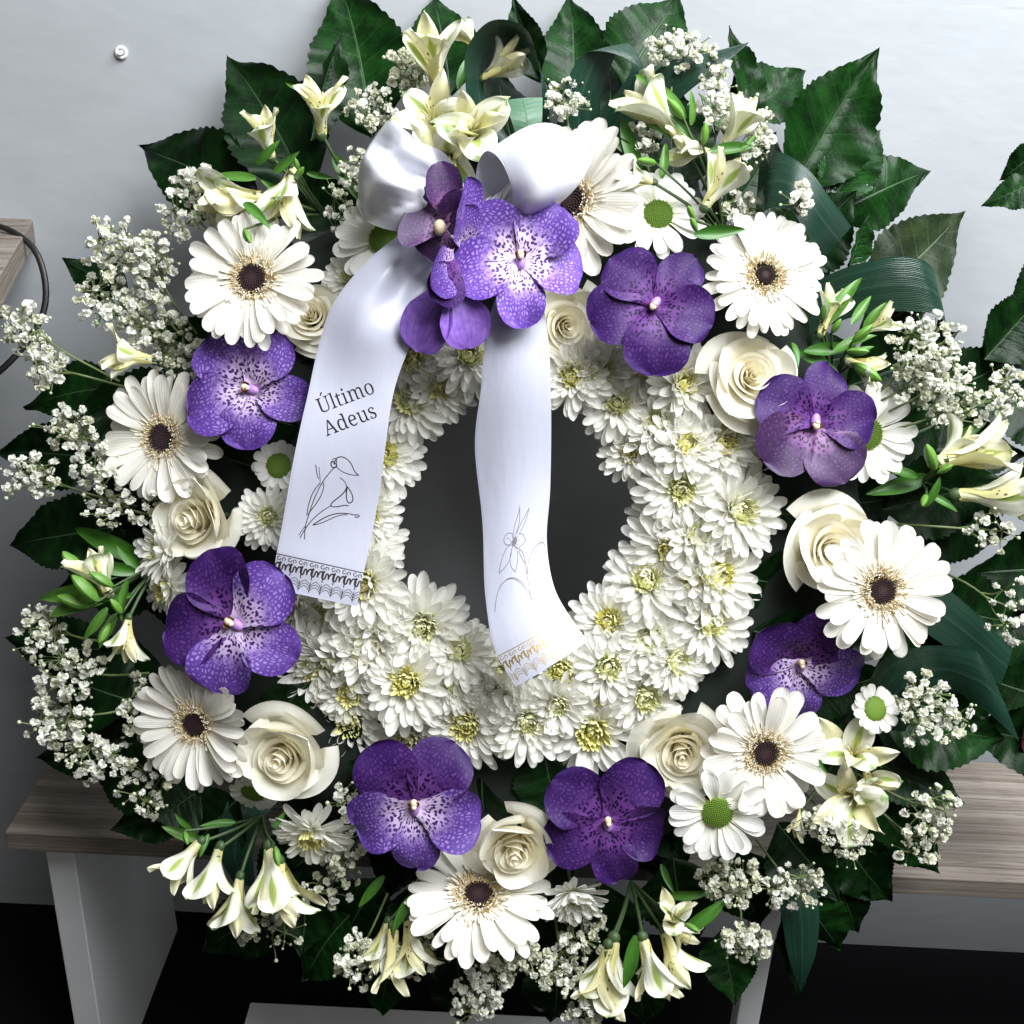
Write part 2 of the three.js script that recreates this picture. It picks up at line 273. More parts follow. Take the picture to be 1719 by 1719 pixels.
// bx, by, tx, ty, width, h0, h1, roll, material, variant, label
[[520, 330, 368, 62, 165, 0.02, 0.012, 0.1, 'leafDull', 0, 'dark upright leaf, leftmost of those rising above the upper left gerbera'],
 [430, 340, 200, 228, 150, 0.02, 0.02, -0.2, 'leafDull', 1, 'broad dark leaf pointing left above the upper left baby\'s breath'],
 [215, 490, 93, 420, 75, 0.02, 0.03, 0.1, 'leafDull', 3, 'small dark leaf tip behind the left baby\'s breath against the wall'],
 [625, 230, 560, -60, 175, 0.015, 0.02, 0, 'leaf', 0, 'broad green leaf cut off by the top edge left of the pale lilies'],
 [520, 235, 560, 58, 60, 0.035, 0.03, 0.9, 'leafDull', 2, 'narrow folded leaf standing just above the upper left lily bloom'],
 [750, 160, 728, -40, 125, 0.02, 0.02, 0, 'leaf', 1, 'green leaf at the top edge right behind the upright pale lily'],
 [905, 140, 872, -4, 70, 0.025, 0.02, -0.5, 'leaf', 2, 'narrow green leaf behind the curled dark loop at the top'],
 [960, 190, 957, -30, 118, 0.02, 0.02, 0, 'leaf', 0, 'rounded green leaf at the top edge right of the curled loop'],
 [1050, 150, 1152, -28, 150, 0.015, 0.02, 0.15, 'leaf', 4, 'broad green leaf cut off by the top edge above the white blossom spray'],
 [1262, 215, 1215, 55, 62, 0.02, 0.015, 0.4, 'leaf', 2, 'slim upright leaf with a sharp tip behind the long dark strap'],
 [1225, 195, 1362, 100, 108, 0.02, 0.012, -0.1, 'leaf', 0, 'green leaf pointing up to the right behind the upper baby\'s breath'],
 [1320, 320, 1468, 97, 150, 0.02, 0.015, 0.1, 'leaf', 2, 'largest glossy green leaf pointing to the upper right'],
 [1385, 350, 1481, 198, 92, 0.025, 0.02, -0.3, 'leafGloss', 0, 'shiny leaf with light streaks, right below the largest upper right leaf'],
 [1405, 355, 1598, 283, 120, 0.02, 0.02, 0.25, 'leaf', 3, 'dark leaf with a thin hooked tip pointing right'],
 [1448, 500, 1653, 348, 150, 0.02, 0.03, 0.1, 'leafPale', 1, 'veined olive leaf at right, pointing up between two dark folded straps'],
 [1425, 450, 1452, 360, 60, 0.05, 0.06, 0.7, 'leafGloss', 2, 'small puckered leaf reflecting blue light beside the right strap loop'],
 [1440, 560, 1600, 500, 95, 0.01, 0.02, 0.2, 'leafDull', 3, 'dark leaf end lying under the right strap loop'],
 [200, 655, 18, 662, 100, 0.03, 0.035, 0.25, 'leaf', 1, 'green lit leaf pointing left above the left gerbera'],
 [170, 770, -20, 765, 115, 0.02, 0.03, -0.2, 'leafDull', 0, 'dark leaf at the left edge beside the baby\'s breath at nine o\'clock'],
 [190, 880, -10, 905, 130, 0.03, 0.03, 0.3, 'leafDull', 4, 'black-green leaf at the left edge below the baby\'s breath'],
 [180, 1090, -20, 1085, 110, 0.02, 0.03, -0.1, 'leafDull', 3, 'dark leaf at the left edge beside the green lily buds'],
 [240, 1250, 38, 1276, 110, 0.02, 0.03, 0.1, 'leafDull', 1, 'dark leaf resting over the left end of the bench'],
 [330, 1350, 190, 1388, 90, 0.03, 0.03, 0.2, 'leafDull', 2, 'dark leaf hanging over the bench edge at lower left'],
 [470, 1520, 330, 1610, 110, 0.02, 0.02, 0, 'leafDull', 0, 'dark leaf below the drooping lilies at lower left'],
 [590, 1540, 485, 1655, 120, 0.03, 0.03, 0.3, 'leaf', 1, 'dull green leaf with a curled tip right of the drooping lilies'],
 [655, 1620, 640, 1715, 70, 0.03, 0.03, 0, 'leaf', 0, 'small pointed leaf at the bottom edge over the pale board'],
 [760, 1600, 775, 1735, 110, 0.02, 0.02, 0.2, 'leafDull', 4, 'dark leaf at the bottom edge left of the lowest white blossoms'],
 [930, 1610, 935, 1740, 115, 0.02, 0.02, -0.2, 'leafDull', 3, 'dark leaf at the bottom edge below the bottom gerbera'],
 [1075, 1600, 1080, 1740, 115, 0.02, 0.02, 0.1, 'leafDull', 1, 'dark leaf at the bottom edge under the bottom lilies'],
 [1215, 1560, 1228, 1682, 92, 0.04, 0.04, 0.1, 'leaf', 2, 'pointed leaf ending in front of the bench leg'],
 [1315, 1500, 1362, 1695, 70, 0.03, 0.03, -0.3, 'leafDull', 0, 'long slim dark leaf hanging lowest at the bottom right'],
 [1345, 1500, 1414, 1634, 90, 0.04, 0.03, 0.3, 'leaf', 3, 'grey-green leaf with a twisted edge at the lower right'],
 [1395, 1470, 1447, 1580, 85, 0.02, 0.02, 0.2, 'leafDull', 4, 'dark leaf tip in front of the shaded wall below the bench'],
 [1410, 1400, 1507, 1527, 105, 0.03, 0.03, 0.1, 'leafDull', 0, 'dark leaf crossing the bench front edge at lower right'],
 [1460, 1330, 1590, 1488, 115, 0.03, 0.04, 0.1, 'leaf', 1, 'leaf with a fine curled tip over the front edge of the bench'],
 [1460, 1270, 1607, 1352, 100, 0.03, 0.03, -0.2, 'leafDull', 2, 'dark leaf above the bench between two white blossom sprays'],
 [1470, 1195, 1708, 1237, 150, 0.04, 0.045, -0.25, 'leaf', 0, 'large smooth leaf pointing right over the bench'],
 [1560, 655, 1735, 610, 120, 0.02, 0.03, 0.3, 'leafDull', 1, 'dark leaf at the right edge above the baby\'s breath'],
 [1560, 760, 1740, 745, 120, 0.015, 0.02, -0.3, 'leafDull', 4, 'dark leaf at the right edge behind the right lilies'],
 [1540, 880, 1725, 905, 130, 0.015, 0.02, 0.1, 'leafDull', 3, 'dark leaf at the right edge behind the loose white sprigs'],
 [1560, 1010, 1735, 1045, 130, 0.02, 0.02, -0.1, 'leafDull', 0, 'dark leaf at the right edge beside the lower right gerbera'],
 [1745, 305, 1658, 326, 62, 0.03, 0.03, 0.3, 'leaf', 3, 'grey-green leaf of another arrangement poking in at the right edge'],
 [1745, 255, 1690, 300, 60, 0.02, 0.02, -0.3, 'leafDull', 1, 'dark leaf of another arrangement at the right edge, uppermost'],
 [1650, 600, 1760, 490, 110, 0.03, 0.03, 0.1, 'leafDull', 2, 'dark leaf rising at the right edge below the olive veined leaf'],
  [1790, 720, 1640, 650, 120, 0.03, 0.03, 0.1, 'leafDull', 1, 'dark leaf of another arrangement at the right edge beside loose white sprigs'],
  [1800, 850, 1655, 800, 130, 0.01, 0.02, 0.2, 'leafDull', 2, 'dark leaf of another arrangement just under the lilies at the right edge'],
  [1800, 960, 1640, 970, 140, 0.01, 0.02, -0.1, 'leafDull', 0, 'dark leaf of another arrangement at the right edge level with the far right gerbera'],
  [1800, 1080, 1650, 1060, 140, 0.01, 0.02, 0.1, 'leafDull', 3, 'dark leaf of another arrangement above the large smooth leaf at the right edge'],
  [1800, 1170, 1665, 1150, 130, 0.01, 0.02, -0.1, 'leafDull', 4, 'dark leaf of another arrangement just above the red bloom'],
  [1800, 600, 1665, 560, 120, 0.01, 0.02, 0.1, 'leafDull', 0, 'dark leaf of another arrangement below the rising leaf at the right edge'],
  [1480, 1190, 1745, 1165, 160, 0.012, 0.012, 0.1, 'leafDull', 1, 'dark leaf between the strap fold and the large smooth leaf at right'],
  [1810, 1265, 1600, 1205, 120, 0.012, 0.012, 0.1, 'leafDull', 2, 'dark leaf of another arrangement behind the large smooth leaf'],
  [1800, 420, 1700, 520, 90, 0.02, 0.02, 0.2, 'leafDull', 4, 'dark leaf tip of another arrangement right of the olive veined leaf'],
  [1440, 1250, 1640, 1290, 130, 0.01, 0.012, 0.1, 'leafDull', 3, 'dark leaf lying under the large smooth leaf on the bench'],
  [230, 1180, 60, 1110, 140, 0.05, 0.05, 0.2, 'leafDull', 3, 'dark leaf under the white sprigs at the left edge above the bench'],
  [270, 1310, 130, 1290, 130, 0.06, 0.06, -0.2, 'leafDull', 0, 'dark leaf over the bench top just left of the cream gerbera'],
  [400, 1340, 285, 1440, 120, 0.05, 0.05, 0.1, 'leafDull', 3, 'dark leaf in front of the bench edge behind the yellowish lilies'],
  [520, 1450, 505, 1600, 130, 0.03, 0.03, 0.2, 'leafDull', 2, 'dark leaf hanging straight down right of the yellowish lilies'],
  [1300, 1190, 1500, 1130, 140, 0.03, 0.03, 0.1, 'leafDull', 2, 'dark leaf showing between the right purple orchid and the far right gerbera'],
  [1360, 1290, 1520, 1200, 140, 0.03, 0.03, 0.2, 'leafDull', 0, 'dark leaf showing behind the small cream daisy'],
  [880, 330, 845, 70, 170, 0.03, 0.03, 0.1, 'leafDull', 3, 'dark leaf seen through the curled arch at the top'],
 [1010, 330, 1030, 60, 170, 0.02, 0.025, -0.1, 'leafDull', 1, 'dark leaf behind the folded strap beside the arch'],
 [1140, 330, 1130, 120, 150, 0.02, 0.03, 0.1, 'leafDull', 4, 'dark leaf behind the bright upper right lily leaves'],
 [1210, 370, 1315, 215, 150, 0.02, 0.03, 0.2, 'leafDull', 0, 'dark leaf behind the dense white sprigs at upper right'],
 [1320, 440, 1440, 330, 140, 0.02, 0.03, -0.1, 'leafDull', 2, 'dark leaf just under the glossy bent strap at right'],
 [1420, 650, 1625, 555, 150, 0.02, 0.03, 0.1, 'leafDull', 0, 'dark leaf behind the dense white sprigs at right'],
 [1450, 750, 1650, 690, 150, 0.02, 0.03, 0.1, 'leafDull', 1, 'dark leaf above the lilies that point right'],
 [1480, 850, 1690, 815, 140, 0.02, 0.03, -0.1, 'leafDull', 2, 'dark leaf beneath the lilies that point right'],
 [1470, 1130, 1690, 1120, 170, 0.02, 0.03, 0.1, 'leafDull', 4, 'dark leaf beneath the strap with the bright fold'],
 [330, 690, 110, 700, 140, 0.02, 0.03, 0.1, 'leafDull', 2, 'dark leaf just behind the far left gerbera petals'],
 [310, 830, 90, 830, 150, 0.03, 0.03, 0.1, 'leafDull', 3, 'dark leaf behind the white sprigs left of the half-open rose'],
 [290, 960, 85, 985, 150, 0.02, 0.03, 0.1, 'leafDull', 0, 'dark leaf behind the tight green lily buds'],
 [280, 1140, 75, 1150, 150, 0.02, 0.03, -0.1, 'leafDull', 1, 'dark leaf behind the white sprigs left of the cream gerbera'],
 [310, 1270, 95, 1230, 150, 0.02, 0.04, 0.1, 'leafDull', 4, 'dark leaf covering the back of the bench at left'],
 [340, 1330, 255, 1370, 120, 0.04, 0.05, 0.1, 'leafDull', 2, 'dark leaf over the front bench edge at left'],
 [540, 1420, 430, 1530, 130, 0.03, 0.03, 0.1, 'leafDull', 0, 'dark leaf behind the drooping yellowish lilies'],
 [640, 1480, 560, 1610, 130, 0.03, 0.03, -0.1, 'leafDull', 1, 'dark leaf left of the pale bottom lily cluster'],
 [720, 1470, 730, 1640, 140, 0.03, 0.03, 0.1, 'leafDull', 2, 'dark leaf behind the lower edge of the bottom gerbera'],
 [870, 1480, 865, 1650, 150, 0.03, 0.03, 0.1, 'leafDull', 3, 'dark leaf behind the white sprigs below the bottom gerbera'],
 [1000, 1480, 1000, 1640, 140, 0.03, 0.03, 0.1, 'leafDull', 4, 'dark leaf between the bottom gerbera and the cream lilies'],
 [1130, 1440, 1170, 1600, 140, 0.03, 0.03, 0.1, 'leafDull', 0, 'dark leaf right of the cream lilies at the bottom'],
 [1230, 1420, 1280, 1580, 130, 0.03, 0.03, 0.1, 'leafDull', 1, 'dark leaf behind the white sprigs below the bright daisy'],
 [1310, 1380, 1400, 1510, 130, 0.03, 0.03, 0.1, 'leafDull', 2, 'dark leaf behind the sprigs right of the bright daisy'],
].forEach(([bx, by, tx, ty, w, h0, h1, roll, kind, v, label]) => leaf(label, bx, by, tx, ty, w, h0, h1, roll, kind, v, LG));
// leaves wedged between the blooms and the fan
for (let i = 0; i < 30; i++) {
  const a = i / 30 * TAU + rr(-0.06, 0.06), r0 = rr(430, 490), r1 = r0 + rr(180, 240), c = Math.cos(a), s = Math.sin(a);
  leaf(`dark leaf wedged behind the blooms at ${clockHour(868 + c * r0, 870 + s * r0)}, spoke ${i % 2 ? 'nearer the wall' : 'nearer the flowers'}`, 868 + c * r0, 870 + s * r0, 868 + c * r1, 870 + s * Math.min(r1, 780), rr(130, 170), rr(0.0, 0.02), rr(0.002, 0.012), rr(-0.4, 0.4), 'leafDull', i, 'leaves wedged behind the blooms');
}
for (let i = 0; i < 30; i++) {
  const a = i / 30 * TAU + rr(-0.05, 0.05), r0 = i % 2 ? 395 : 440, r1 = r0 + rr(110, 150), c = Math.cos(a), q = Math.sin(a);
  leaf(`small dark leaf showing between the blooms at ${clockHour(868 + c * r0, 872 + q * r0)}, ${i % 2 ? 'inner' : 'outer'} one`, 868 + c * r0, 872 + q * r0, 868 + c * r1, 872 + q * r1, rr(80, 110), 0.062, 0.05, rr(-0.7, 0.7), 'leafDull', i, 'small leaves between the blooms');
}
// dark strap leaves folded over into loops
function strip(A, B, nu, nv, f) {                                    // surface between two edge curves given as [px, py, h]
  const ca = new THREE.CatmullRomCurve3(A.map((p) => P(...p))), cb = new THREE.CatmullRomCurve3(B.map((p) => P(...p)));
  ca.arcLengthDivisions = cb.arcLengthDivisions = 400;
  const g = sheet(nu, nv, (s, t) => { const a = ca.getPointAt(s), b = cb.getPointAt(s), k = (t + 1) / 2, p = a.lerp(b, k); if (f) { const d = f(s, k); p.add(dirW(0, 0, 1).multiplyScalar(d[2])).addScaledVector(XW, d[0]).addScaledVector(YW, d[1]); } return [p.x, p.y, p.z]; });
  const uv = g.attributes.uv; for (let i = 0; i < uv.count; i++) uv.setY(i, 1 - uv.getY(i)); return g;
}
function strap(label, A, B, mat = M.strap) { return tag(mesh('strap_leaf', strip(A, B, 60, 8, (s, k) => [0, 0, 0.0015 * Math.sin(k * Math.PI) - 0.0006 * Math.abs(k - 0.5) * 2]), mat), label, 'leaf', 'glossy strap leaves folded into loops'); }
strap('dark strap leaf curled into an arch at the top of the wreath', [[800, 260, 0.06], [782, 150, 0.085], [784, 80, 0.105], [825, 34, 0.115], [880, 45, 0.11], [905, 110, 0.09], [912, 220, 0.05]], [[870, 260, 0.05], [828, 180, 0.05], [824, 130, 0.05], [846, 86, 0.05], [878, 92, 0.05], [915, 140, 0.05], [925, 230, 0.04]]);
strap('broad dark strap leaf folded beside the arch at the top', [[935, 260, 0.05], [940, 170, 0.075], [985, 88, 0.085], [1060, 108, 0.08], [1010, 190, 0.06], [990, 230, 0.05]], [[1010, 250, 0.03], [1010, 160, 0.05], [1050, 72, 0.06], [1082, 118, 0.065], [1070, 200, 0.045], [1040, 250, 0.03]]);
strap('long strap leaf with a pale streaked tip crossing to the upper right', [[1060, 160, 0.05], [1120, 105, 0.07], [1190, 88, 0.075], [1255, 71, 0.06]], [[1105, 200, 0.05], [1160, 150, 0.068], [1215, 108, 0.07], [1256, 73, 0.06]]);
strap('glossy strap leaf bent over right of the upper lilies', [[1275, 275, 0.055], [1300, 252, 0.088], [1350, 278, 0.1], [1400, 340, 0.095], [1430, 380, 0.075]], [[1262, 410, 0.055], [1288, 352, 0.085], [1325, 352, 0.093], [1362, 402, 0.09], [1386, 430, 0.07]]);
strap('broad strap leaf folded back at the right beside the right gerbera', [[1350, 480, 0.05], [1430, 446, 0.075], [1520, 430, 0.085], [1562, 445, 0.08], [1578, 500, 0.06], [1570, 560, 0.03]], [[1360, 560, 0.045], [1440, 530, 0.06], [1530, 522, 0.07], [1575, 530, 0.07], [1592, 560, 0.05], [1590, 590, 0.03]]);
strap('strap leaf with a bright fold below the lower right gerbera', [[1450, 1180, 0.05], [1480, 1110, 0.075], [1550, 1085, 0.085], [1630, 1090, 0.08], [1660, 1120, 0.05]], [[1500, 1290, 0.035], [1530, 1210, 0.05], [1590, 1160, 0.055], [1650, 1190, 0.05], [1712, 1245, 0.035]]);
strap('dark strap leaf lying behind the loose white sprigs at right', [[1500, 900, 0.03], [1560, 960, 0.04], [1640, 1030, 0.04], [1700, 1090, 0.03]], [[1480, 990, 0.025], [1540, 1050, 0.035], [1610, 1100, 0.035], [1680, 1150, 0.025]]);
strap('dark glossy strap leaf hanging at the bottom right', [[1290, 1470, 0.05], [1310, 1530, 0.06], [1322, 1600, 0.05], [1340, 1660, 0.035]], [[1360, 1450, 0.04], [1375, 1520, 0.05], [1370, 1600, 0.045], [1345, 1665, 0.035]]);
strap('dark strap leaf hanging beside the lower left of the bench', [[420, 1290, 0.03], [380, 1350, 0.05], [365, 1420, 0.05], [390, 1480, 0.03]], [[480, 1330, 0.02], [440, 1380, 0.035], [425, 1440, 0.035], [430, 1490, 0.02]]);
strap('mid green leaf piece with a straight cut end above the bow', [[845, 168, 0.10], [858, 200, 0.106], [868, 235, 0.10]], [[911, 163, 0.094], [910, 200, 0.1], [906, 238, 0.095]], M.cutLeaf);
{
  const o = thing('red_flower', 'dark red bloom just showing at the right edge above the bench', 'flower');
  const g = petal({ nu: 8, nv: 5, len: 0.05, wid: 0.022, prof: blunt, a0: 0.3, a1: 0.4, cup: 0.5 });
  for (let i = 0; i < 7; i++) { const m = mesh('petal', g, M.red, o); m.rotation.set(0.2, 0, i / 7 * TAU); }
  o.position.copy(P(1765, 1240, 0.0)); o.quaternion.copy(QW);
}

// ---------------------------------------------------------------- ribbon bow
const inkLeft = (x, w, h) => {
  x.fillStyle = '#bbbccb'; x.fillRect(0, 0, w, h);
  x.save(); x.translate(w * 0.50, h * 0.507); x.rotate(-0.62); x.fillStyle = '#1f1b1a'; x.textAlign = 'center'; x.font = '104px serif'; x.fillText('Último', 4, -10); x.fillText('Adeus', -22, 104); x.restore();
  x.save(); x.translate(w * 0.5, h * 0.705); x.rotate(0.12); x.strokeStyle = '#2a2524'; x.lineCap = 'round';
  const line = (lw, pts) => { x.lineWidth = lw; x.beginPath(); x.moveTo(pts[0], pts[1]); for (let i = 2; i < pts.length; i += 6) x.bezierCurveTo(...pts.slice(i, i + 6)); x.stroke(); };
  line(5, [-30, -95, -40, -150, 30, -160, 62, -112, 78, -92, 88, -88, 100, -86]); line(4, [100, -86, 70, -70, 20, -60, -18, -84]); line(6, [-30, -95, -50, -120, -56, -70, -28, -72, -14, -80, -12, -104, -32, -92]); line(4, [-44, -110, -36, -130, -20, -120, -22, -100]);
  line(4, [-28, -70, -56, -10, -84, 60, -80, 220]); line(4, [-72, 30, -104, 90, -98, 160, -88, 210]); line(4, [-84, 10, -110, -20, -108, -40, -118, -50]); line(3, [-98, -46, -92, -20, -76, 0, -72, 30]); line(4, [-56, 20, -36, 70, -60, 130, -84, 200]);
  line(4, [16, -36, 52, -30, 66, 0, 62, 24]); line(5, [62, -6, 104, 20, 120, 60, 90, 72, 74, 64, 66, 40, 62, -2]); line(5, [60, 0, 52, 60, 0, 96, 10, 120, 40, 124, 60, 90, 92, 86]); line(4, [8, 122, -36, 170, -74, 240, -86, 330]);
  line(5, [-46, 246, 0, 180, 40, 130, 138, 120]); line(4, [-46, 246, 10, 220, 40, 150, 100, 134]); line(5, [138, 120, 160, 104, 170, 124, 140, 130]); line(4, [-80, 220, -84, 260, -72, 300, -64, 330]); line(3, [-96, 320, -90, 290, -84, 280, -80, 262]);
  x.restore();
  lace(x, w, h * 0.912, '#332e2c');
};
function lace(x, w, y, c) {
  x.strokeStyle = c; x.fillStyle = c; x.lineCap = 'round'; x.lineWidth = 5; x.beginPath(); x.moveTo(0, y); x.lineTo(w, y); x.stroke();
  const n = 8, d = w / n;
  for (let i = 0; i < n; i++) {
    const o = i * d; x.lineWidth = 4; x.beginPath(); x.arc(o + d * 0.3, y + 18, d * 0.16, 0, 5); x.stroke(); x.beginPath(); x.arc(o + d * 0.72, y + 20, d * 0.14, 2, 7); x.stroke();
    x.lineWidth = 8; x.beginPath(); x.moveTo(o, y + 72); x.bezierCurveTo(o + 2, y + 40, o + d * 0.45, y + 30, o + d * 0.4, y + 58); x.bezierCurveTo(o + d * 0.36, y + 82, o + d * 0.7, y + 86, o + d * 0.72, y + 62); x.bezierCurveTo(o + d * 0.74, y + 40, o + d, y + 40, o + d, y + 72); x.stroke();
    x.lineWidth = 5; x.beginPath(); x.moveTo(o + d / 2, y + 34); x.lineTo(o + d / 2, y + 96); x.stroke(); x.beginPath(); x.arc(o + d / 2, y + 40, 6, 0, 7); x.fill();
    x.lineWidth = 3; for (let q = 0; q < 3; q++) { x.beginPath(); x.moveTo(o, y + 102 + q * 15); x.quadraticCurveTo(o + d * 0.3, y + 106 + q * 15, o + d / 2, y + 132 + q * 13); x.quadraticCurveTo(o + d * 0.7, y + 106 + q * 15, o + d, y + 102 + q * 15); x.stroke(); }
    x.beginPath(); x.moveTo(o + d / 2, y + 108); x.lineTo(o + d / 2, y + 164); x.stroke();
  }
}
function narcissus(x, w, h, c) {
  x.save(); x.translate(w * 0.47, h * 0.655); x.strokeStyle = c; x.fillStyle = c; x.lineCap = 'round';
  const line = (lw, pts) => { x.lineWidth = lw; x.beginPath(); x.moveTo(pts[0], pts[1]); for (let i = 2; i < pts.length; i += 6) x.bezierCurveTo(...pts.slice(i, i + 6)); x.stroke(); };
  x.lineWidth = 4; x.beginPath(); x.ellipse(-34, -24, 34, 30, 0.5, 0, 7); x.stroke(); line(3, [-50, -30, -44, -36, -30, -26, -26, -20]);
  line(4, [-2, -36, 0, -90, 30, -130, 38, -170, 40, -120, 44, -80, 16, -40]); line(4, [20, -36, 50, -90, 80, -120, 100, -150, 92, -100, 66, -60, 40, -28]);
  line(4, [40, -28, 70, -30, 76, 0, 88, 20, 74, 34, 60, 36, 44, 44, 30, 48, 16, 40, 10, 22]); line(4, [-24, 10, -70, 20, -96, 90, -104, 130, -60, 120, -10, 90, -14, 36]); line(4, [-8, 30, -40, 90, -24, 130, 6, 160, 30, 120, 38, 70, 18, 30]);
  x.beginPath(); x.ellipse(6, 2, 17, 26, 0.4, 0, 7); x.globalAlpha = 0.75; x.fill(); x.globalAlpha = 1; for (let i = 0; i < 9; i++) line(3, [6, 2, 10, 5, 10, 8, 6 + 34 * Math.cos(i * 0.7), 2 + 40 * Math.sin(i * 0.7)]);
  line(5, [40, 52, 90, 80, 80, 160, 84, 330]); line(5, [40, 60, 50, 100, 70, 130, 80, 140]); line(5, [84, 200, 100, 110, 150, 60, 200, 66, 214, 70, 220, 84, 218, 92]); line(4, [84, 200, 130, 160, 150, 90, 200, 70]); line(4, [84, 340, 60, 250, 0, 150, -90, 190, -130, 210, -150, 270, -160, 310]); line(4, [84, 320, 70, 240, 10, 170, -60, 178]);
  x.restore();
}
const satin = { roughness: 0.36, sheen: 0.08, sheenColor: new THREE.Color(0.8, 0.8, 1), sheenRoughness: 0.4, bumpMap: weave, bumpScale: 0.0006, anisotropy: 0.5 };
const ribbonMat = phys({ color: new THREE.Color(0.62, 0.625, 0.69), ...satin });
const leftTailMat = phys({ map: canvasTex(448, 2048, inkLeft), ...satin });
const rightTailMat = phys({
  map: canvasTex(448, 2048, (x, w, h) => { x.fillStyle = '#bbbccb'; x.fillRect(0, 0, w, h); narcissus(x, w, h, '#6a6468'); lace(x, w, h * 0.912, '#f0d48c'); }),
  metalnessMap: canvasTex(448, 2048, (x, w, h) => { x.fillStyle = '#000'; x.fillRect(0, 0, w, h); lace(x, w, h * 0.912, '#00f'); }, false), metalness: 1, ...satin });
{
  const bow = thing('ribbon_bow', 'white satin ribbon bow with two printed tails hanging over the wreath opening', 'ribbon');
  const wr = (k, a) => (s, t) => [0, 0, a * (Math.sin(t * 9 + s * 5 + k) * 0.4 + Math.sin(t * 5 - s * 9 + k * 2) * 0.5 + Math.sin(s * 14 + t * 3) * 0.25) * Math.sin(Math.PI * Math.min(1, s * 1.1))];
  mesh('loop', strip([[790, 330, 0.13], [748, 268, 0.155], [700, 234, 0.165], [656, 205, 0.15], [650, 212, 0.125], [700, 260, 0.105], [780, 340, 0.11]], [[775, 385, 0.125], [712, 388, 0.145], [655, 386, 0.155], [616, 372, 0.14], [615, 365, 0.12], [690, 365, 0.10], [770, 372, 0.11]], 70, 16, (s, t) => { const b = Math.sin(Math.PI * Math.min(1, s / 0.55)) * (s < 0.55 ? 1 : 0), e = Math.sin(Math.PI * t); return [-0.011 * e * sm(s, 0.2, 0.45) * sm(s, 0.75, 0.5), 0, b * (0.008 * Math.sin(t * 8 + s * 9) + 0.008 * Math.abs(Math.sin(t * 9 - s * 12)) + 0.006 * Math.sin(t * 17 + s * 16) * (1 - t) + 0.006 * e)]; }), ribbonMat, bow);
  mesh('loop', strip([[812, 368, 0.125], [800, 320, 0.125], [801, 280, 0.135], [815, 254, 0.15], [842, 272, 0.168], [859, 315, 0.168], [856, 352, 0.15], [838, 362, 0.13]], [[845, 372, 0.11], [905, 330, 0.11], [965, 280, 0.115], [990, 258, 0.125], [997, 254, 0.135], [975, 305, 0.15], [935, 345, 0.145], [862, 372, 0.125]], 80, 14, (s, t) => { const e = Math.sin(Math.PI * t), u = sm(s, 0.22, 0.45) * sm(s, 0.68, 0.45); return [0, 0.018 * e * u - 0.006 * e * sm(s, 0.6, 0.8), 0.02 * e * sm(s, 0.35, 0.6) * sm(s, 1, 0.75)]; }), ribbonMat, bow);
  const kg = sheet(24, 40, (s, t) => { const a = t * Math.PI, r = 0.017 * (1 + 0.12 * Math.sin(s * 16) + 0.08 * Math.sin(a * 3 + s * 7)) * (0.72 + 0.5 * (s - 0.5) ** 2), p = P(800 + 46 * s, 366 - 34 * s, 0.133); p.addScaledVector(XW, Math.cos(a) * r * 0.55).addScaledVector(YW, Math.cos(a) * r * 0.85).addScaledVector(Z0, Math.sin(a) * r); return [p.x, p.y, p.z]; });
  mesh('knot', kg, ribbonMat, bow);
  mesh('tail', strip([[700, 378, 0.135], [655, 408, 0.135], [600, 458, 0.135], [556, 515, 0.138], [533, 580, 0.138], [513, 680, 0.135], [482, 835, 0.13], [450, 988, 0.125]], [[770, 400, 0.13], [748, 460, 0.13], [716, 522, 0.135], [686, 585, 0.14], [664, 650, 0.137], [646, 760, 0.135], [625, 890, 0.13], [600, 1017, 0.125]], 110, 16, (s, t) => [0, 0, 0.016 * Math.sin(Math.PI * t) * sm(s, 0.03, 0.2) * sm(s, 0.5, 0.25) - 0.012 * sm(t, 0.35, 0.55) * sm(t, 0.9, 0.6) * sm(s, 0.02, 0.1) * sm(s, 0.35, 0.15) + 0.004 * Math.sin(s * 12 + t * 2) - 0.006 * sm(s, 0.9, 1) * (1 - t)]), leftTailMat, bow);
  mesh('tail', strip([[838, 480, 0.135], [816, 560, 0.135], [808, 650, 0.13], [797, 745, 0.122], [810, 880, 0.115], [815, 1000, 0.115], [831, 1090, 0.128], [866, 1152, 0.14]], [[905, 480, 0.135], [919, 560, 0.135], [925, 680, 0.13], [924, 820, 0.12], [918, 910, 0.115], [930, 985, 0.118], [957, 1035, 0.13], [986, 1076, 0.14]], 110, 14, (s, t) => [0, 0, 0.006 * Math.sin(Math.PI * t) + 0.005 * Math.sin(s * 9)]), rightTailMat, bow);
}

// ---------------------------------------------------------------- flower kinds
const jitterRow = (parent, name, geos, mat, n, r0, tilt, sc, off, js = 0.06, jt = 0.1) => {
  for (let i = 0; i < n; i++) {
    const g = new THREE.Object3D(); g.rotation.order = 'ZXY';
    const m = mesh(name, geos[Math.floor(rnd() * geos.length)], mat, parent), a = (i + off + rr(-0.28, 0.28)) / n * TAU;
    m.rotation.order = 'ZXY'; m.rotation.set(tilt + rr(-jt, jt), rr(-0.16, 0.16), a); m.position.set(-Math.sin(a) * r0, Math.cos(a) * r0, rr(-0.01, 0.01)); m.scale.setScalar(sc * (1 + rr(-js, js)));
  }
};
const calyx = (parent, mat = M.stem, d = 0.5) => mesh('stem', mergeGeometries([new THREE.CylinderGeometry(0.16, 0.06, 0.14, 10).rotateX(Math.PI / 2).translate(0, 0, -0.09), new THREE.CylinderGeometry(0.05, 0.05, d, 7).rotateX(Math.PI / 2).translate(0, 0, -0.12 - d / 2)]), mat, parent);
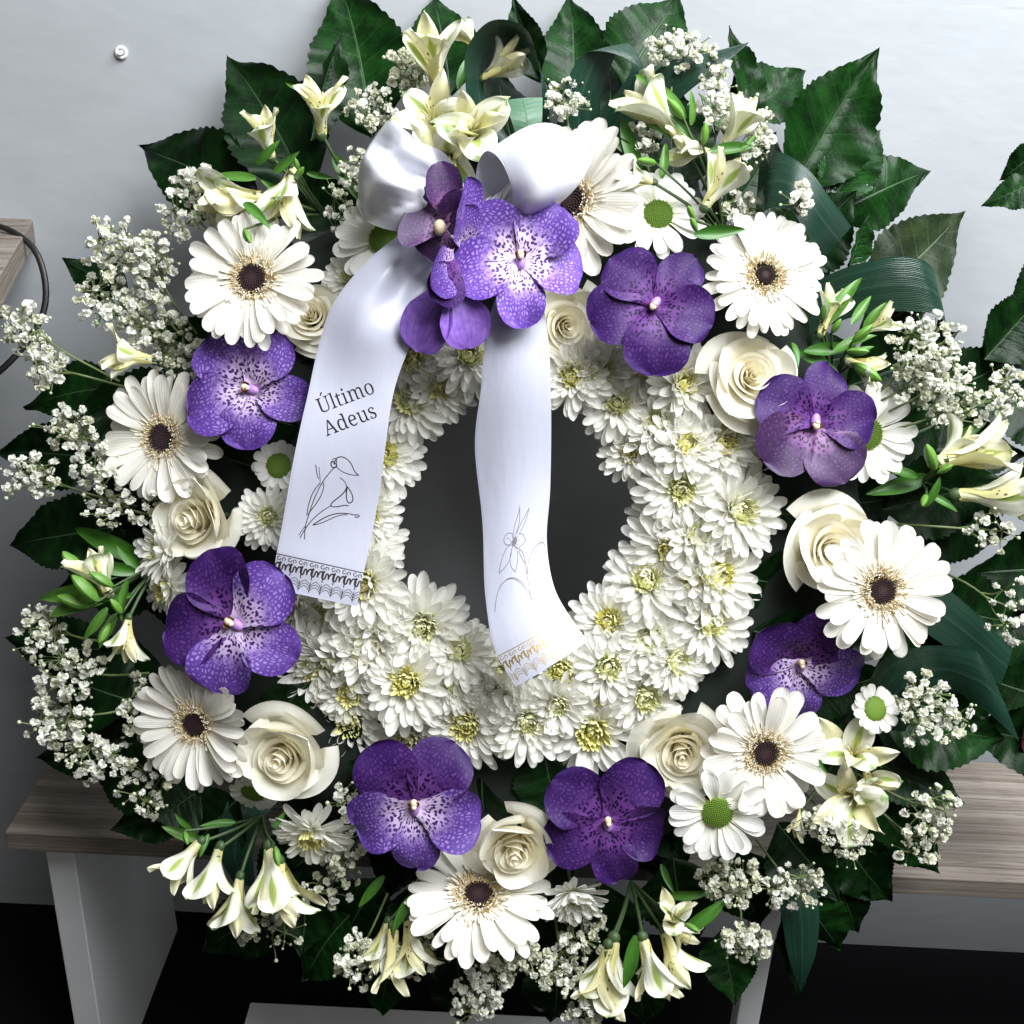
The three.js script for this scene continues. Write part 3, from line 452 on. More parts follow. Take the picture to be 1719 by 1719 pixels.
function florets(n, f) { const gs = []; for (let i = 0; i < n; i++) gs.push(f(i)); return mergeGeometries(gs); }

function gerberaProto(cupped, n = 23, eyeK = 1) {
  const o = new THREE.Group();
  const mk = (len, a0, a1) => [0, 1, 2, 3].map((k) => petal({ nu: 10, nv: 6, len, wid: 2.35 / n + 0.004 * k - 0.006, prof: tongue, a0: a0 + 0.05 * k, a1: a1 - 0.07 * k, cup: -0.12 + 0.16 * k, groove: 0.004, twist: (k - 1.5) * 0.14, wave: 0.008, ph: k * 2 }));
  jitterRow(o, 'petal', mk(0.78, -0.02 + cupped, rr(-0.12, 0.06)), M.gerbera, n, 0.22, 0, 1, 0, 0.09, 0.16);
  jitterRow(o, 'petal', mk(0.70, 0.12 + cupped, rr(-0.12, 0.04)), M.gerbera, n - 2, 0.22, 0, 1, 0.5, 0.12, 0.14);
  const inner = mesh('inner_florets', florets(64, (i) => { const a = i / 64 * TAU + rr(-0.06, 0.06), g = petal({ nu: 3, nv: 2, len: rr(0.1, 0.2), wid: 0.02, prof: tongue, a0: rr(0.2, 0.6), a1: -0.3, cup: 0.6 }); g.translate(0, rr(0.27, 0.36), 0.02); return g.rotateZ(a); }), M.gerberaInner, o); stuff(inner);
  const ring = mesh('floret_ring', florets(330, (i) => { const a = rnd() * TAU, r = rr(0.185, 0.36); return new THREE.ConeGeometry(0.012, rr(0.06, 0.1), 4).rotateX(Math.PI / 2 - 0.5 + rr(-0.4, 0.4)).translate(0, r, 0.045 + 0.02 * rnd()).rotateZ(a); }), M.gerberaRing, o); stuff(ring);
  stuff(mesh('floret_tips', florets(120, () => { const a = rnd() * TAU, r = rr(0.2, 0.35); return new THREE.OctahedronGeometry(0.012).translate(0, r, 0.085 + 0.015 * rnd()).rotateZ(a); }), M.gerberaInner, o));
  const eye = florets(110, (i) => { const r = 0.19 * Math.sqrt((i + 0.5) / 110), a = i * 2.39996; return new THREE.OctahedronGeometry(0.019).translate(r * Math.cos(a), r * Math.sin(a), 0.065 - 0.8 * (0.19 - r) * 0.15); });
  mesh('eye', mergeGeometries([eye, new THREE.SphereGeometry(0.2, 18, 8, 0, TAU, 0, Math.PI / 2).rotateX(Math.PI / 2).scale(1, 1, 0.28).toNonIndexed()].map((g) => g.index ? g.toNonIndexed() : g)), M.gerberaEye, o).scale.setScalar(eyeK);
  calyx(o); return o;
}
function mumProto(k, quill, open = 1) {
  const o = new THREE.Group();
  const mk = (len, wid, a0, a1, cup) => [0, 1, 2].map((j) => petal({ nu: 8, nv: 4, len, wid: wid * 1.18, prof: blunt, a0: a0 + 0.08 * j + (1 - open) * 0.6, a1: a1 + 0.1 * (j - 1) + (1 - open) * 0.5, cup: cup + 0.15 * j, twist: (j - 1) * 0.3, wave: 0.012, ph: j + k }));
  jitterRow(o, 'petal', mk(0.92, 0.098, -0.12, 0.05, 0.4), M.mum, 21, 0.12, -0.04, 1, 0, 0.1, 0.13);
  jitterRow(o, 'petal', mk(0.82, 0.094, 0.12, 0.12, 0.5), M.mum, 19, 0.12, 0, 1, 0.5, 0.1, 0.13);
  jitterRow(o, 'petal', mk(0.72, 0.084, 0.34, 0.14, 0.6), M.mum, 17, 0.13, 0, 1, 0.2, 0.1, 0.13);
  jitterRow(o, 'petal', mk(0.52, 0.07, 0.6, 0.2, 0.75), M.mum, 15, 0.14, 0, 1, 0.7, 0.1, 0.13);
  const qs = florets(44, (i) => { const ring = i < 18 ? 0 : i < 33 ? 1 : 2, n = [18, 15, 11][ring], a = (i + 0.4 * ring) / n * TAU + rr(-0.1, 0.1); const g = petal({ nu: 5, nv: 3, len: [0.34, 0.3, 0.24][ring] * rr(0.9, 1.1), wid: rr(0.046, 0.06), prof: blunt, a0: [0.8, 1.0, 1.15][ring] + rr(-0.15, 0.15), a1: [0.8, 1.05, 1.3][ring] + rr(-0.3, 0.3), cup: 1.1 }); g.translate(rr(-0.015, 0.015), [0.19, 0.145, 0.095][ring] + rr(-0.015, 0.015), 0.05 + rr(0, 0.03)); return g.rotateZ(a); });
  stuff(mesh('quill_florets', qs, quill, o));
  const eye = mesh('eye', new THREE.SphereGeometry(0.10, 12, 8).scale(1, 1, 0.9), M.mumEye, o); eye.position.z = 0.09;
  calyx(o, M.stem, 0.6); return o;
}
function daisyProto(short, n) {
  const o = new THREE.Group(), mk = (len, a0) => [0, 1, 2].map((j) => petal({ nu: 9, nv: 5, len, wid: short ? 0.15 : 0.155, prof: blunt, a0: a0 + 0.05 * j, a1: -0.12 * j, cup: 0.1 + 0.12 * j, groove: 0.007, wave: 0.012, ph: j * 2 }));
  jitterRow(o, 'petal', mk(short ? 0.55 : 0.74, 0.06), M.daisy, n, 0.26, 0, 1, 0, 0.08, 0.12);
  jitterRow(o, 'petal', mk(short ? 0.5 : 0.68, 0.18), M.daisy, n - 3, 0.26, 0, 1, 0.5, 0.08, 0.12);
  const R = short ? 0.4 : 0.31;
  mesh('eye', mergeGeometries([florets(210, (i) => { const q = (i + 0.5) / 210, r = R * Math.sqrt(q), a = i * 2.39996; return new THREE.OctahedronGeometry(0.021).translate(r * Math.cos(a), r * Math.sin(a), 0.06 + 0.07 * (1 - q)); }), new THREE.SphereGeometry(R * 1.02, 20, 8, 0, TAU, 0, Math.PI / 2).rotateX(Math.PI / 2).scale(1, 1, 0.36).toNonIndexed()].map((g) => g.index ? g.toNonIndexed() : g)), M.daisyEye, o);
  calyx(o); return o;
}
function roseProto(k, guards) {
  const o = new THREE.Group(), N = 21;
  for (let i = 0; i < N; i++) {
    const q = i / (N - 1), r0 = 0.035 + 0.50 * q ** 1.25, A = 2.2 - 1.25 * q ** 0.8, th = i * 2.4 + rr(-0.25, 0.25) + k, top = 0.96 - 0.2 * q - 0.22 * q * q + rr(-0.02, 0.02), lean = 0.10 * q + 0.30 * q * q, roll = 0.03 + 0.16 * q, pt = rr(0.0, 0.12) * sm(q, 0.3, 0.6), un = rr(-0.04, 0.04) * q;
    const g = sheet(12, 16, (s, t) => {
      const a = th + t * A * (0.4 + 0.6 * Math.sin(Math.min(1, s * 1.2) * Math.PI / 2)), e = Math.abs(t), rim = 1 - 0.22 * e ** 3.5 + pt * (1 - e) ** 2, c = sm(s, 0.7, 1);
      const r = r0 * (0.35 + 0.65 * Math.sin(Math.min(1, s * 1.3) * Math.PI / 2)) + lean * s ** 1.6 + roll * c * c * (0.75 + 0.25 * Math.sin(t * 2.5 + i)) + (0.02 + 0.05 * q) * t + un * Math.sin(t * 3 + i) * s;
      return [r * Math.cos(a), r * Math.sin(a), top * rim * s - 0.11 * c * c * q * (1 + 0.4 * Math.sin(t * 3 + i)) - 0.02];
    }, 1.5);
    mesh('petal', g, i < 12 ? M.roseIn : M.rose, o);
  }
  for (let i = 0; i < guards; i++) {                                   // open guard petals
    const g = petal({ nu: 14, nv: 12, len: 1.0, wid: 0.60, prof: (s) => (0.35 + 0.65 * sm(s, 0, 0.5)) * (s > 0.55 ? Math.sqrt(Math.max(0, 1 - ((s - 0.55) / 0.45) ** 2.4)) * 0.97 + 0.03 : 1), a0: 1.2, a1: -0.95 + rr(-0.25, 0.2), cup: 0.5, wave: 0.03, ph: i * 2 + k });
    const m = mesh('petal', g, M.rose, o), a = i / guards * TAU + k * 1.3 + rr(-0.25, 0.25); m.rotation.order = 'ZXY'; m.rotation.set(rr(-0.05, 0.2), 0, a); m.position.set(-Math.sin(a) * 0.16, Math.cos(a) * 0.16, 0.04);
  }
  calyx(o, M.stem, 0.7); return o;
}
const tepalProf = (peak, end) => (s) => (0.24 + 0.76 * sm(s, 0.02, peak * 0.92)) * (s > peak ? Math.sqrt(Math.max(0, 1 - ((s - peak) / (1 - peak)) ** end)) * 0.98 + 0.02 : 1);
function orchidProto(mats, k, tilt) {                                // lip upwards: the narrow sepal hangs down as in the photo
  const o = new THREE.Group();
  const spec = [[-90, 1.02, 0.36, 0], [-165, 0.98, 0.45, 1], [-15, 0.98, 0.45, 1], [130, 1.06, 0.5, 2], [50, 1.06, 0.5, 2]];
  for (const [deg, len, wid, lay_] of spec) {
    const g = petal({ nu: 20, nv: 14, len: len * rr(0.95, 1.04), wid: wid * rr(0.95, 1.04), prof: tepalProf(0.6, 2.3), a0: 0.42 + tilt * 0.2, a1: -0.85 + rr(-0.25, 0.25), cup: 0.13 + rr(-0.12, 0.16), wave: 0.05, ph: rr(0, 6), twist: rr(-0.2, 0.2) });
    const m = mesh('tepal', g, mats[lay_ === 2 ? 1 : 0], o); m.rotation.z = (deg - 90 + rr(-5, 5)) * Math.PI / 180; m.position.z = lay_ === 1 ? 0.035 : lay_ === 2 ? -0.01 : 0.0;
  }
  const lip = mesh('lip', new THREE.SphereGeometry(0.085, 14, 10).scale(0.85, 1.35, 0.7), M.lip, o); lip.position.set(0, -0.02, 0.1);
  const tip = mesh('column', mergeGeometries([new THREE.SphereGeometry(0.055, 12, 10).scale(1, 1.1, 1), new THREE.SphereGeometry(0.038, 10, 8).translate(0, -0.05, 0.03)]), M.column, o); tip.position.set(0, 0.07, 0.17);
  for (const s of [-1, 1]) { const e = mesh('lip_lobe', petal({ nu: 6, nv: 4, len: 0.15, wid: 0.05, prof: blunt, a0: 1.0, a1: 0.5, cup: 0.9 }), M.lipEar, o); e.rotation.order = 'ZXY'; e.rotation.z = -s * 0.9; e.position.set(s * 0.045, 0.06, 0.08); }
  mesh('stem', tube([V(0, 0, 0), V(0, 0.04, -0.25), V(0.05, 0, -0.6)], 0.05, 0.05, 6, 6), M.lip, o); return o;
}
function put(proto, name, label, cat, group, px, py, R, h, n, spin) {
  const o = proto.clone(); o.name = numbered(name); scene.add(o); tag(o, label, cat, group);
  o.position.copy(P(px, py, h)); o.quaternion.copy(faceQuat(n, spin)); o.scale.setScalar(R / PXM * (DIST - h) / DIST); o.userData.label = label; return o;
}

// gerberas: px, py, radius, h, facing, spin
const gerb = [gerberaProto(0.0, 24, 1.05), gerberaProto(0.08, 22, 1.1), gerberaProto(0.14, 25, 0.9), gerberaProto(-0.16, 23, 0.95), gerberaProto(0.05, 18, 1), gerberaProto(0.0, 20, 0.95), gerberaProto(0.02, 26, 0.75), gerberaProto(0.12, 21, 1.1)];
[[424, 468, 118, 0.12, [-0.12, 0.1, 1], 0, 0, 'large white gerbera beside the upper end of the left ribbon tail'],
 [273, 735, 112, 0.085, [-0.3, 0.0, 1], 1, 1, 'white gerbera at far left above a rose, beside a purple orchid'],
 [327, 1215, 112, 0.095, [-0.3, -0.18, 1], 2, 2, 'cream white gerbera at lower left between an orchid and a rose'],
 [803, 1502, 124, 0.088, [0.05, 1.45, 1], 3, 3, 'white gerbera facing down at the very bottom under a rose'],
 [1284, 1263, 112, 0.12, [0.12, -0.1, 1], 4, 4, 'white gerbera at lower right between a rose and a green-eyed daisy'],
 [1480, 992, 120, 0.125, [0.16, 0.0, 1], 5, 5, 'brightest white gerbera at far right overlapping a rose'],
 [1284, 462, 110, 0.10, [0.18, 0.16, 1], 6, 6, 'white gerbera with a small brown eye at upper right, right of an orchid'],
 [956, 338, 136, 0.09, [-0.42, 0.1, 1], 7, 7, 'white gerbera half hidden behind the right bow loop'],
].forEach(([x, y, R, h, n, s, k, label]) => put(gerb[k], 'gerbera', label, 'gerbera', 'white gerberas with dark eyes', x, y, R, h, n, s));
// roses
const roses = [roseProto(0, 3), roseProto(1.7, 4), roseProto(3.1, 3), roseProto(4.4, 2), roseProto(5.2, 3), roseProto(0.9, 3), roseProto(2.3, 3), roseProto(3.9, 2)];
[[1248, 640, 82, 0.07, [0.08, 0.05, 1], 0.6, 0, 'open white rose at upper right between two purple orchids'],
 [1378, 920, 86, 0.065, [0.1, 0.0, 1], 2.2, 1, 'creamy full rose at right tucked behind the far right gerbera'],
 [1143, 1240, 84, 0.075, [-0.1, -0.3, 1], 4.0, 2, 'tall white rose at lower right left of a gerbera'],
 [865, 1395, 80, 0.08, [0.0, -0.5, 1], 1.0, 3, 'white rose at the bottom between two purple orchids'],
 [492, 1252, 84, 0.08, [-0.2, -0.22, 1], 5.0, 4, 'white rose at lower left right of the cream gerbera'],
 [358, 868, 82, 0.07, [-0.5, -0.12, 1], 2.8, 5, 'half-open white rose at left under the far left gerbera'],
 [940, 545, 74, 0.055, [0.2, -0.2, 1], 0.2, 6, 'white rose half covered by the right ribbon tail and an orchid'],
 [532, 540, 66, 0.05, [-0.1, 0.1, 1], 3.4, 7, 'cream rose hidden behind the left ribbon tail, only its rim showing'],
].forEach(([x, y, R, h, n, s, k, label]) => put(roses[k], 'rose', label, 'rose', 'white roses', x, y, R, h, n, s));
// orchids
const orch = [orchidProto([M.orchidPale, M.orchid], 0, 0), orchidProto([M.orchidDark, M.orchidDark], 1, 0.3), orchidProto([M.orchid, M.orchidDark], 2, 0.2), orchidProto([M.orchid, M.orchidDark], 3, 0.5), orchidProto([M.orchidDark, M.orchidPlum], 4, 0.2), orchidProto([M.orchid, M.orchid], 5, 0.6), orchidProto([M.orchid, M.orchidDark], 6, 0.1), orchidProto([M.orchidDark, M.orchidDark], 7, -0.2)];
[[874, 440, 116, 0.155, [0.02, 0.08, 1], 0.06, 0, 'pale purple speckled orchid pinned in the middle of the bow'],
 [1096, 514, 112, 0.11, [0.1, 0.1, 1], 2.5, 1, 'dark purple orchid right of the bow above the chrysanthemums'],
 [424, 655, 112, 0.105, [-0.1, 0.05, 1], 1.3, 5, 'violet orchid left of the ribbon lettering'],
 [398, 1045, 126, 0.115, [-0.1, -0.05, 1], 1.0, 6, 'violet orchid at left below the half-open rose'],
 [697, 1350, 118, 0.105, [0.0, -0.1, 1], 0.05, 2, 'purple orchid at the bottom left of the bottom rose'],
 [1019, 1378, 112, 0.1, [0.05, -0.1, 1], 0.1, 7, 'dark purple orchid right of the bottom rose'],
 [1340, 1112, 106, 0.095, [0.1, -0.3, 1], 0.15, 3, 'purple orchid at right between the far right and lower right gerberas'],
 [1364, 710, 112, 0.09, [0.15, 0.05, 1], 2.9, 4, 'dark violet orchid at right beside the open rose'],
].forEach(([x, y, R, h, n, s, k, label]) => put(orch[k], 'orchid', label, 'orchid', 'purple speckled orchids', x, y, R, h, n, s));
// two orchids turned away beside the knot, tepal by tepal: base px, tip px, heights, width px, roll
function sideOrchid(label, cx, cy, ch, tepals, face) {
  const o = thing('orchid', label, 'orchid', 'purple speckled orchids'), O = P(cx, cy, ch); o.position.copy(O);
  tepals.forEach(([bx, by, tx, ty, h0, h1, w, roll, mat], i) => {
    const a = P(bx, by, h0), b = P(tx, ty, h1), L = Math.hypot(bx - tx, by - ty) / PXM, g = petal({ nu: 18, nv: 12, len: 1, wid: 0.5, prof: tepalProf(0.58, 2.2), a0: 0.25, a1: -0.5, cup: 0.2, wave: 0.03, ph: i * 2 });
    const m = mesh('tepal', g, mat, o); lay(m, a, b, roll, 1); m.scale.x = w / PXM; m.position.sub(O);
  });
  if (face) { const c = mesh('column', new THREE.SphereGeometry(0.0055, 12, 10).scale(0.8, 1, 1), M.column, o); c.position.copy(P(...face).sub(O)); }
  mesh('stem', tube([V(0, 0, 0), dirW(0.1, 0, -1).multiplyScalar(0.03), dirW(0, 0, -1).multiplyScalar(0.07)], 0.003, 0.003, 6, 6), M.lip, o);
}
sideOrchid('plum orchid turned to the left beside the left bow loop', 742, 385, 0.155, [[746, 372, 741, 270, 0.165, 0.178, 52, 0.2, M.orchidPlum], [750, 385, 686, 345, 0.163, 0.165, 112, 0.15, M.orchidPlum], [745, 385, 706, 425, 0.162, 0.158, 84, -0.1, M.orchidPlum], [748, 385, 780, 318, 0.158, 0.175, 60, 0.6, M.orchidPlum], [748, 392, 745, 440, 0.155, 0.15, 60, 0, M.orchidPlum]], [738, 382, 0.172]);
sideOrchid('orchid seen edge-on and from behind below the knot of the bow', 762, 440, 0.155, [[752, 470, 702, 592, 0.158, 0.145, 74, 0.15, M.orchidBack], [762, 480, 790, 586, 0.16, 0.15, 74, -0.2, M.orchidBack], [768, 405, 784, 296, 0.168, 0.19, 70, 1.15, M.orchid], [762, 425, 722, 478, 0.168, 0.19, 74, -1.0, M.orchid], [768, 440, 726, 503, 0.17, 0.18, 70, -0.75, M.orchidDark], [778, 420, 776, 345, 0.16, 0.185, 60, 0.9, M.orchid]]);
// daisies
const dais = [daisyProto(false, 14), daisyProto(true, 14)];
[[1105, 360, 80, 0.085, [0.05, 0.15, 1], 0, 0, 'white daisy with a green eye right of the half hidden gerbera'],
 [646, 402, 86, 0.08, [-0.15, 0.1, 1], 1, 0, 'white daisy with a green eye tucked under the left bow loop'],
 [468, 782, 54, 0.075, [0.0, 0.1, 1], 2, 1, 'small short-petalled daisy beside the left ribbon tail'],
 [1204, 1363, 86, 0.12, [0.05, -0.2, 1], 3, 0, 'bright white daisy with a green eye below the lower right gerbera'],
 [1455, 728, 88, 0.06, [0.25, -0.05, 1], 4, 0, 'white daisy mostly hidden behind the dark violet orchid'],
 [1468, 1190, 54, 0.085, [0.3, 0.2, 1], 5, 1, 'small cream daisy at right below the purple orchid'],
 [425, 1330, 52, 0.06, [-0.2, -0.7, 0.8], 6, 1, 'small daisy facing down under the lower left rose'],
].forEach(([x, y, R, h, n, s, k, label]) => put(dais[k], 'daisy', label, 'daisy', 'white daisies with green eyes', x, y, R, h, n, s));

// double chrysanthemums packed round the opening
const mums = [1, 0.7, 1.15, 0.85, 0.5, 1.05, 0.9, 1.2, 0.65, 1].map((op, k) => mumProto(k, k % 2 ? M.mumQuillPale : M.mumQuill, op));
const mumSpots = [[1077, 616, 66], [1035, 679, 62], [1145, 645, 66], [1104, 712, 66], [965, 633, 66], [1141, 820, 70], [1124, 920, 72], [1087, 979, 72], [1024, 1045, 66], [1087, 1077, 70], [944, 1126, 66], [1019, 1118, 66], [619, 1085, 74], [707, 1052, 80], [612, 978, 76], [691, 675, 70], [693, 602, 70], [787, 600, 66], [640, 766, 68], [558, 1112, 72], [684, 1146, 76], [836, 1132, 70], [1210, 745, 70], [1236, 857, 76], [1196, 965, 80], [1187, 1045, 72], [593, 1208, 66], [687, 1236, 64], [787, 1213, 76], [883, 1210, 66], [993, 1222, 84], [1080, 1166, 70],
  [492, 1012, 64], [551, 1022, 62], [531, 1118, 66], [770, 1095, 62], [1000, 1160, 56], [760, 1150, 58], [612, 860, 60], [618, 912, 60], [738, 650, 58], [1010, 620, 58], [1062, 755, 56], [1165, 900, 60], [1150, 750, 62], [1112, 862, 54], [1160, 970, 56], [1130, 1110, 60], [1240, 790, 56], [640, 1040, 60], [590, 1160, 60], [735, 1190, 54], [840, 1170, 52], [935, 1180, 54]];
const big = [[1248, 640], [1378, 920], [1143, 1250], [865, 1395], [492, 1252], [358, 868], [424, 655], [398, 1045], [697, 1350], [1019, 1378], [1096, 514]];
const nearName = [[1248, 640, 'upper right rose'], [1364, 710, 'dark violet orchid'], [1378, 920, 'creamy right rose'], [1340, 1112, 'right purple orchid'], [1143, 1250, 'lower right rose'], [1019, 1378, 'lower right orchid'], [865, 1395, 'bottom rose'], [697, 1350, 'lower left orchid'], [492, 1252, 'lower left rose'], [398, 1045, 'left violet orchid'], [545, 900, 'left ribbon tail'], [870, 1080, 'right ribbon end'], [860, 700, 'right ribbon tail'], [1096, 514, 'orchid beside bow'], [730, 560, 'hanging orchid tepals']];
const seenMum = {};
mumSpots.forEach(([x, y, R], i) => {
  const dx = x - 868, dy = y - 885, r = Math.hypot(dx, dy), u = (r - 300) / 165, ux = dx / r, uy = -dy / r, tilt = Math.max(-1.1, Math.min(0.8, u * 0.75));
  const h = Math.max(0.03, 0.088 - 0.042 * u * u) + (i % 3) * 0.004, near = nearName.reduce((b, q) => Math.hypot(q[0] - x, q[1] - y) < Math.hypot(b[0] - x, b[1] - y) ? q : b);
  const row = r < 235 ? 'on inner rim' : r < 320 ? 'in middle row' : 'in outer row';
  let label = `white chrysanthemum ${row}, at ${clockHour(x, y)} near ${near[2]}`;
  const c = seenMum[label] = (seenMum[label] ?? 0) + 1;
  if (c > 1) label = `second white chrysanthemum ${row} at ${clockHour(x, y)} from ${near[2]}`;
  put(mums[(i * 7) % 10], 'chrysanthemum', label, 'chrysanthemum', 'white chrysanthemums round the opening', x, y, R * 1.1, h - 0.02, [ux * tilt + rr(-0.28, 0.28), uy * tilt + rr(-0.28, 0.28), 1], i * 1.7);
});
[[525, 1395, 68, 0.075, [-0.1, -0.75, 0.8], 'white chrysanthemum facing down below the lower left rose'],
 [278, 925, 62, 0.07, [-0.75, 0.1, 0.7], 'white chrysanthemum facing left below the half-open rose'],
 [285, 985, 58, 0.065, [-0.8, -0.2, 0.7], 'white chrysanthemum seen from the side above the left green buds'],
 [450, 868, 52, 0.08, [0.2, 0, 1], 'small white chrysanthemum between the half-open rose and the left ribbon tail'],
 [960, 1500, 56, 0.075, [0.1, -0.7, 0.8], 'small white chrysanthemum below the orchid right of the bottom rose'],
 [590, 470, 50, 0.06, [0, 0.2, 1], 'small white bloom between the upper left gerbera and the ribbon'],
].forEach(([x, y, R, h, n, label], i) => put(mums[i % 6], 'chrysanthemum', label, 'chrysanthemum', 'white chrysanthemums at the outer edge', x, y, R * 1.05, h, n, i * 2.1));

// ---------------------------------------------------------------- lily sprays (alstroemeria)
function tepalGeo(wid, open, inner, k) {
  const pts = [[0.05, 0]], K = 80; let r = 0.03, y = 0;
  for (let i = 1; i <= K; i++) { const s = i / K, a = 0.16 + open * sm(s, 0.25, 0.95) + (inner ? -0.05 : 0.22 * sm(s, 0.8, 1)); r += Math.sin(a) / K; y += Math.cos(a) / K; pts.push([r, y]); }
  const prof = inner ? (s) => (0.3 + 0.7 * sm(s, 0, 0.6)) * (s > 0.6 ? Math.max(0.02, 1 - ((s - 0.6) / 0.4) ** 2) : 1) : (s) => (0.22 + 0.78 * sm(s, 0.05, 0.65)) * (s > 0.66 ? Math.sqrt(Math.max(0, 1 - ((s - 0.66) / 0.34) ** 2)) * 0.94 + 0.06 * (1 - s) / 0.34 + 0.012 : 1);
  return sheet(14, 8, (s, t) => { const i = Math.round(s * K), [R, Y] = pts[i], w = wid * prof(s), q = Math.max(0.075, R) + 0.07 * sm(s, 0.2, 0.7), a = t * w / q; return [Math.sin(a) * q, Y + 0.03 * Math.sin(s * 8 + t * 3 + k * 2) * Math.abs(t), Math.cos(a) * q - 0.05 * sm(s, 0.2, 0.7) + 0.045 * Math.sin(t * 3 + k * 2 + s * 5) * s]; }, 1.5);
}
const bloomKinds = [0.42, 0.78, 1.15].map((op) => [[0, 1, 2].map((k) => tepalGeo(0.25, op, false, k)), [0, 1, 2].map((k) => tepalGeo(0.15, op * 0.72, true, k))]);
const ovary = mergeGeometries([new THREE.SphereGeometry(0.085, 10, 8).scale(1, 1.3, 1).translate(0, -0.05, 0), new THREE.CylinderGeometry(0.075, 0.05, 0.14, 8).translate(0, 0.06, 0)]);
const stamens = florets(5, (i) => tube([V(0, 0.1, 0), V(0.03 * Math.cos(i * 1.3), 0.4, 0.03 * Math.sin(i * 1.3)), V(0.1 * Math.cos(i * 1.3), 0.72, 0.1 * Math.sin(i * 1.3))], 0.012, 0.012, 5, 4));
const budGeo = new THREE.LatheGeometry([[0.0, 0], [0.1, 0.06], [0.2, 0.25], [0.235, 0.5], [0.19, 0.75], [0.08, 0.94], [0.0, 1]].map((p) => new THREE.Vector2(...p)), 12); { const p = budGeo.attributes.position; for (let i = 0; i < p.count; i++) { const a = Math.atan2(p.getZ(i), p.getX(i)), k = 1 + 0.1 * Math.cos(a * 3); p.setX(i, p.getX(i) * k); p.setZ(i, p.getZ(i) * k); } budGeo.computeVertexNormals(); }
const bractGeos = [0, 1, 2].map((k) => petal({ nu: 14, nv: 4, len: 1, wid: 0.125, prof: lance, a0: 0.3 - 0.2 * k, a1: -0.7 + 0.3 * k, cup: 0.5, twist: 0.6 - 0.6 * k, wave: 0.01 }));
// spray(label, stem [px, py, h], blooms [bx, by, tx, ty, h0, h1, kind, turn], bracts [bx, by, tx, ty, h0, h1, shade], buds [bx, by, tx, ty, h])
function spray(label, [ox, oy, oh], blooms, bracts, buds) {
  const o = thing('lily_spray', label, 'lily', 'pale lilies among the greenery'), O = P(ox, oy, oh); o.position.copy(O);
  const at = (m, a, b, roll, sx) => { lay(m, a, b, roll, sx); m.position.sub(O); return m; }, stems = [];
  const run = (p, r = 0.0016) => { const q = p.clone().sub(O), L = q.length(); if (L > 0.004) stems.push(tube([V(0, 0, 0), q.clone().multiplyScalar(0.5).addScaledVector(Z0, 0.12 * L), q], r, r * 0.8, 8, 6)); };
  for (const [bx, by, tx, ty, h0, h1, kind, turn] of blooms) {
    const a = P(bx, by, h0), b = P(tx, ty, h1), m = at(mesh('bloom', ovary, M.stem, o), a, b, turn, kind === 2 ? 1.1 : 1.2), [ou, inn] = bloomKinds[kind]; run(a);
    for (let i = 0; i < 3; i++) { const p = mesh('tepal', ou[i], M.tepal, m); p.rotation.y = i * TAU / 3 + rr(-0.15, 0.15); p.rotation.x = rr(-0.3, 0.22); p.rotation.z = rr(-0.2, 0.2); p.scale.setScalar(rr(0.8, 1.1)); const q = mesh('tepal', inn[i], M.tepalIn, m); q.rotation.y = (i + 0.5) * TAU / 3; q.rotation.x = rr(-0.25, 0.2); q.rotation.z = rr(-0.18, 0.18); q.scale.setScalar(rr(1.0, 1.13)); }
    mesh('stamen', stamens, M.tepalIn, m);
  }
  for (const [bx, by, tx, ty, h0, h1, d] of bracts) at(mesh('bract', bractGeos[Math.floor(rnd() * 3)], d ? M.bractDark : M.bract, o), P(bx, by, h0), P(tx, ty, h1), rr(-0.5, 0.5), 1);
  for (const [bx, by, tx, ty, h] of buds) { const a = P(bx, by, h); run(a, 0.0012); at(mesh('bud', budGeo, M.bud, o), a, P(tx, ty, h + 0.008), 0, 0.8); }
  if (stems.length) mesh('stem', mergeGeometries(stems), M.stem, o);
  return o;
}
spray('upright pale lily with a green stripe at the top left of the arch', [735, 215, 0.05], [[732, 148, 728, 38, 0.075, 0.11, 0, 0]], [[770, 150, 790, 85, 0.06, 0.06, 1], [760, 170, 800, 190, 0.06, 0.07, 1]], []);
spray('open cream lilies with dark dashes just above the bow', [745, 250, 0.05], [[735, 215, 712, 175, 0.06, 0.11, 2, 0.4], [790, 235, 800, 180, 0.07, 0.12, 1, 0.9], [760, 255, 740, 262, 0.07, 0.12, 2, 0.2]], [[740, 300, 815, 320, 0.10, 0.12, 1], [690, 210, 655, 215, 0.06, 0.06, 1]], [[770, 235, 762, 205, 0.08]]);
spray('pale lily peeping through the curled leaf arch', [815, 200, 0.04], [[812, 130, 880, 82, 0.07, 0.085, 0, 1.4], [800, 80, 772, 38, 0.05, 0.05, 0, 0.6]], [], []);
spray('single cream lily standing at the upper left', [580, 300, 0.05], [[540, 224, 540, 130, 0.075, 0.10, 1, 0.6]], [[500, 150, 478, 138, 0.05, 0.05, 0], [560, 260, 600, 330, 0.05, 0.06, 1]], []);
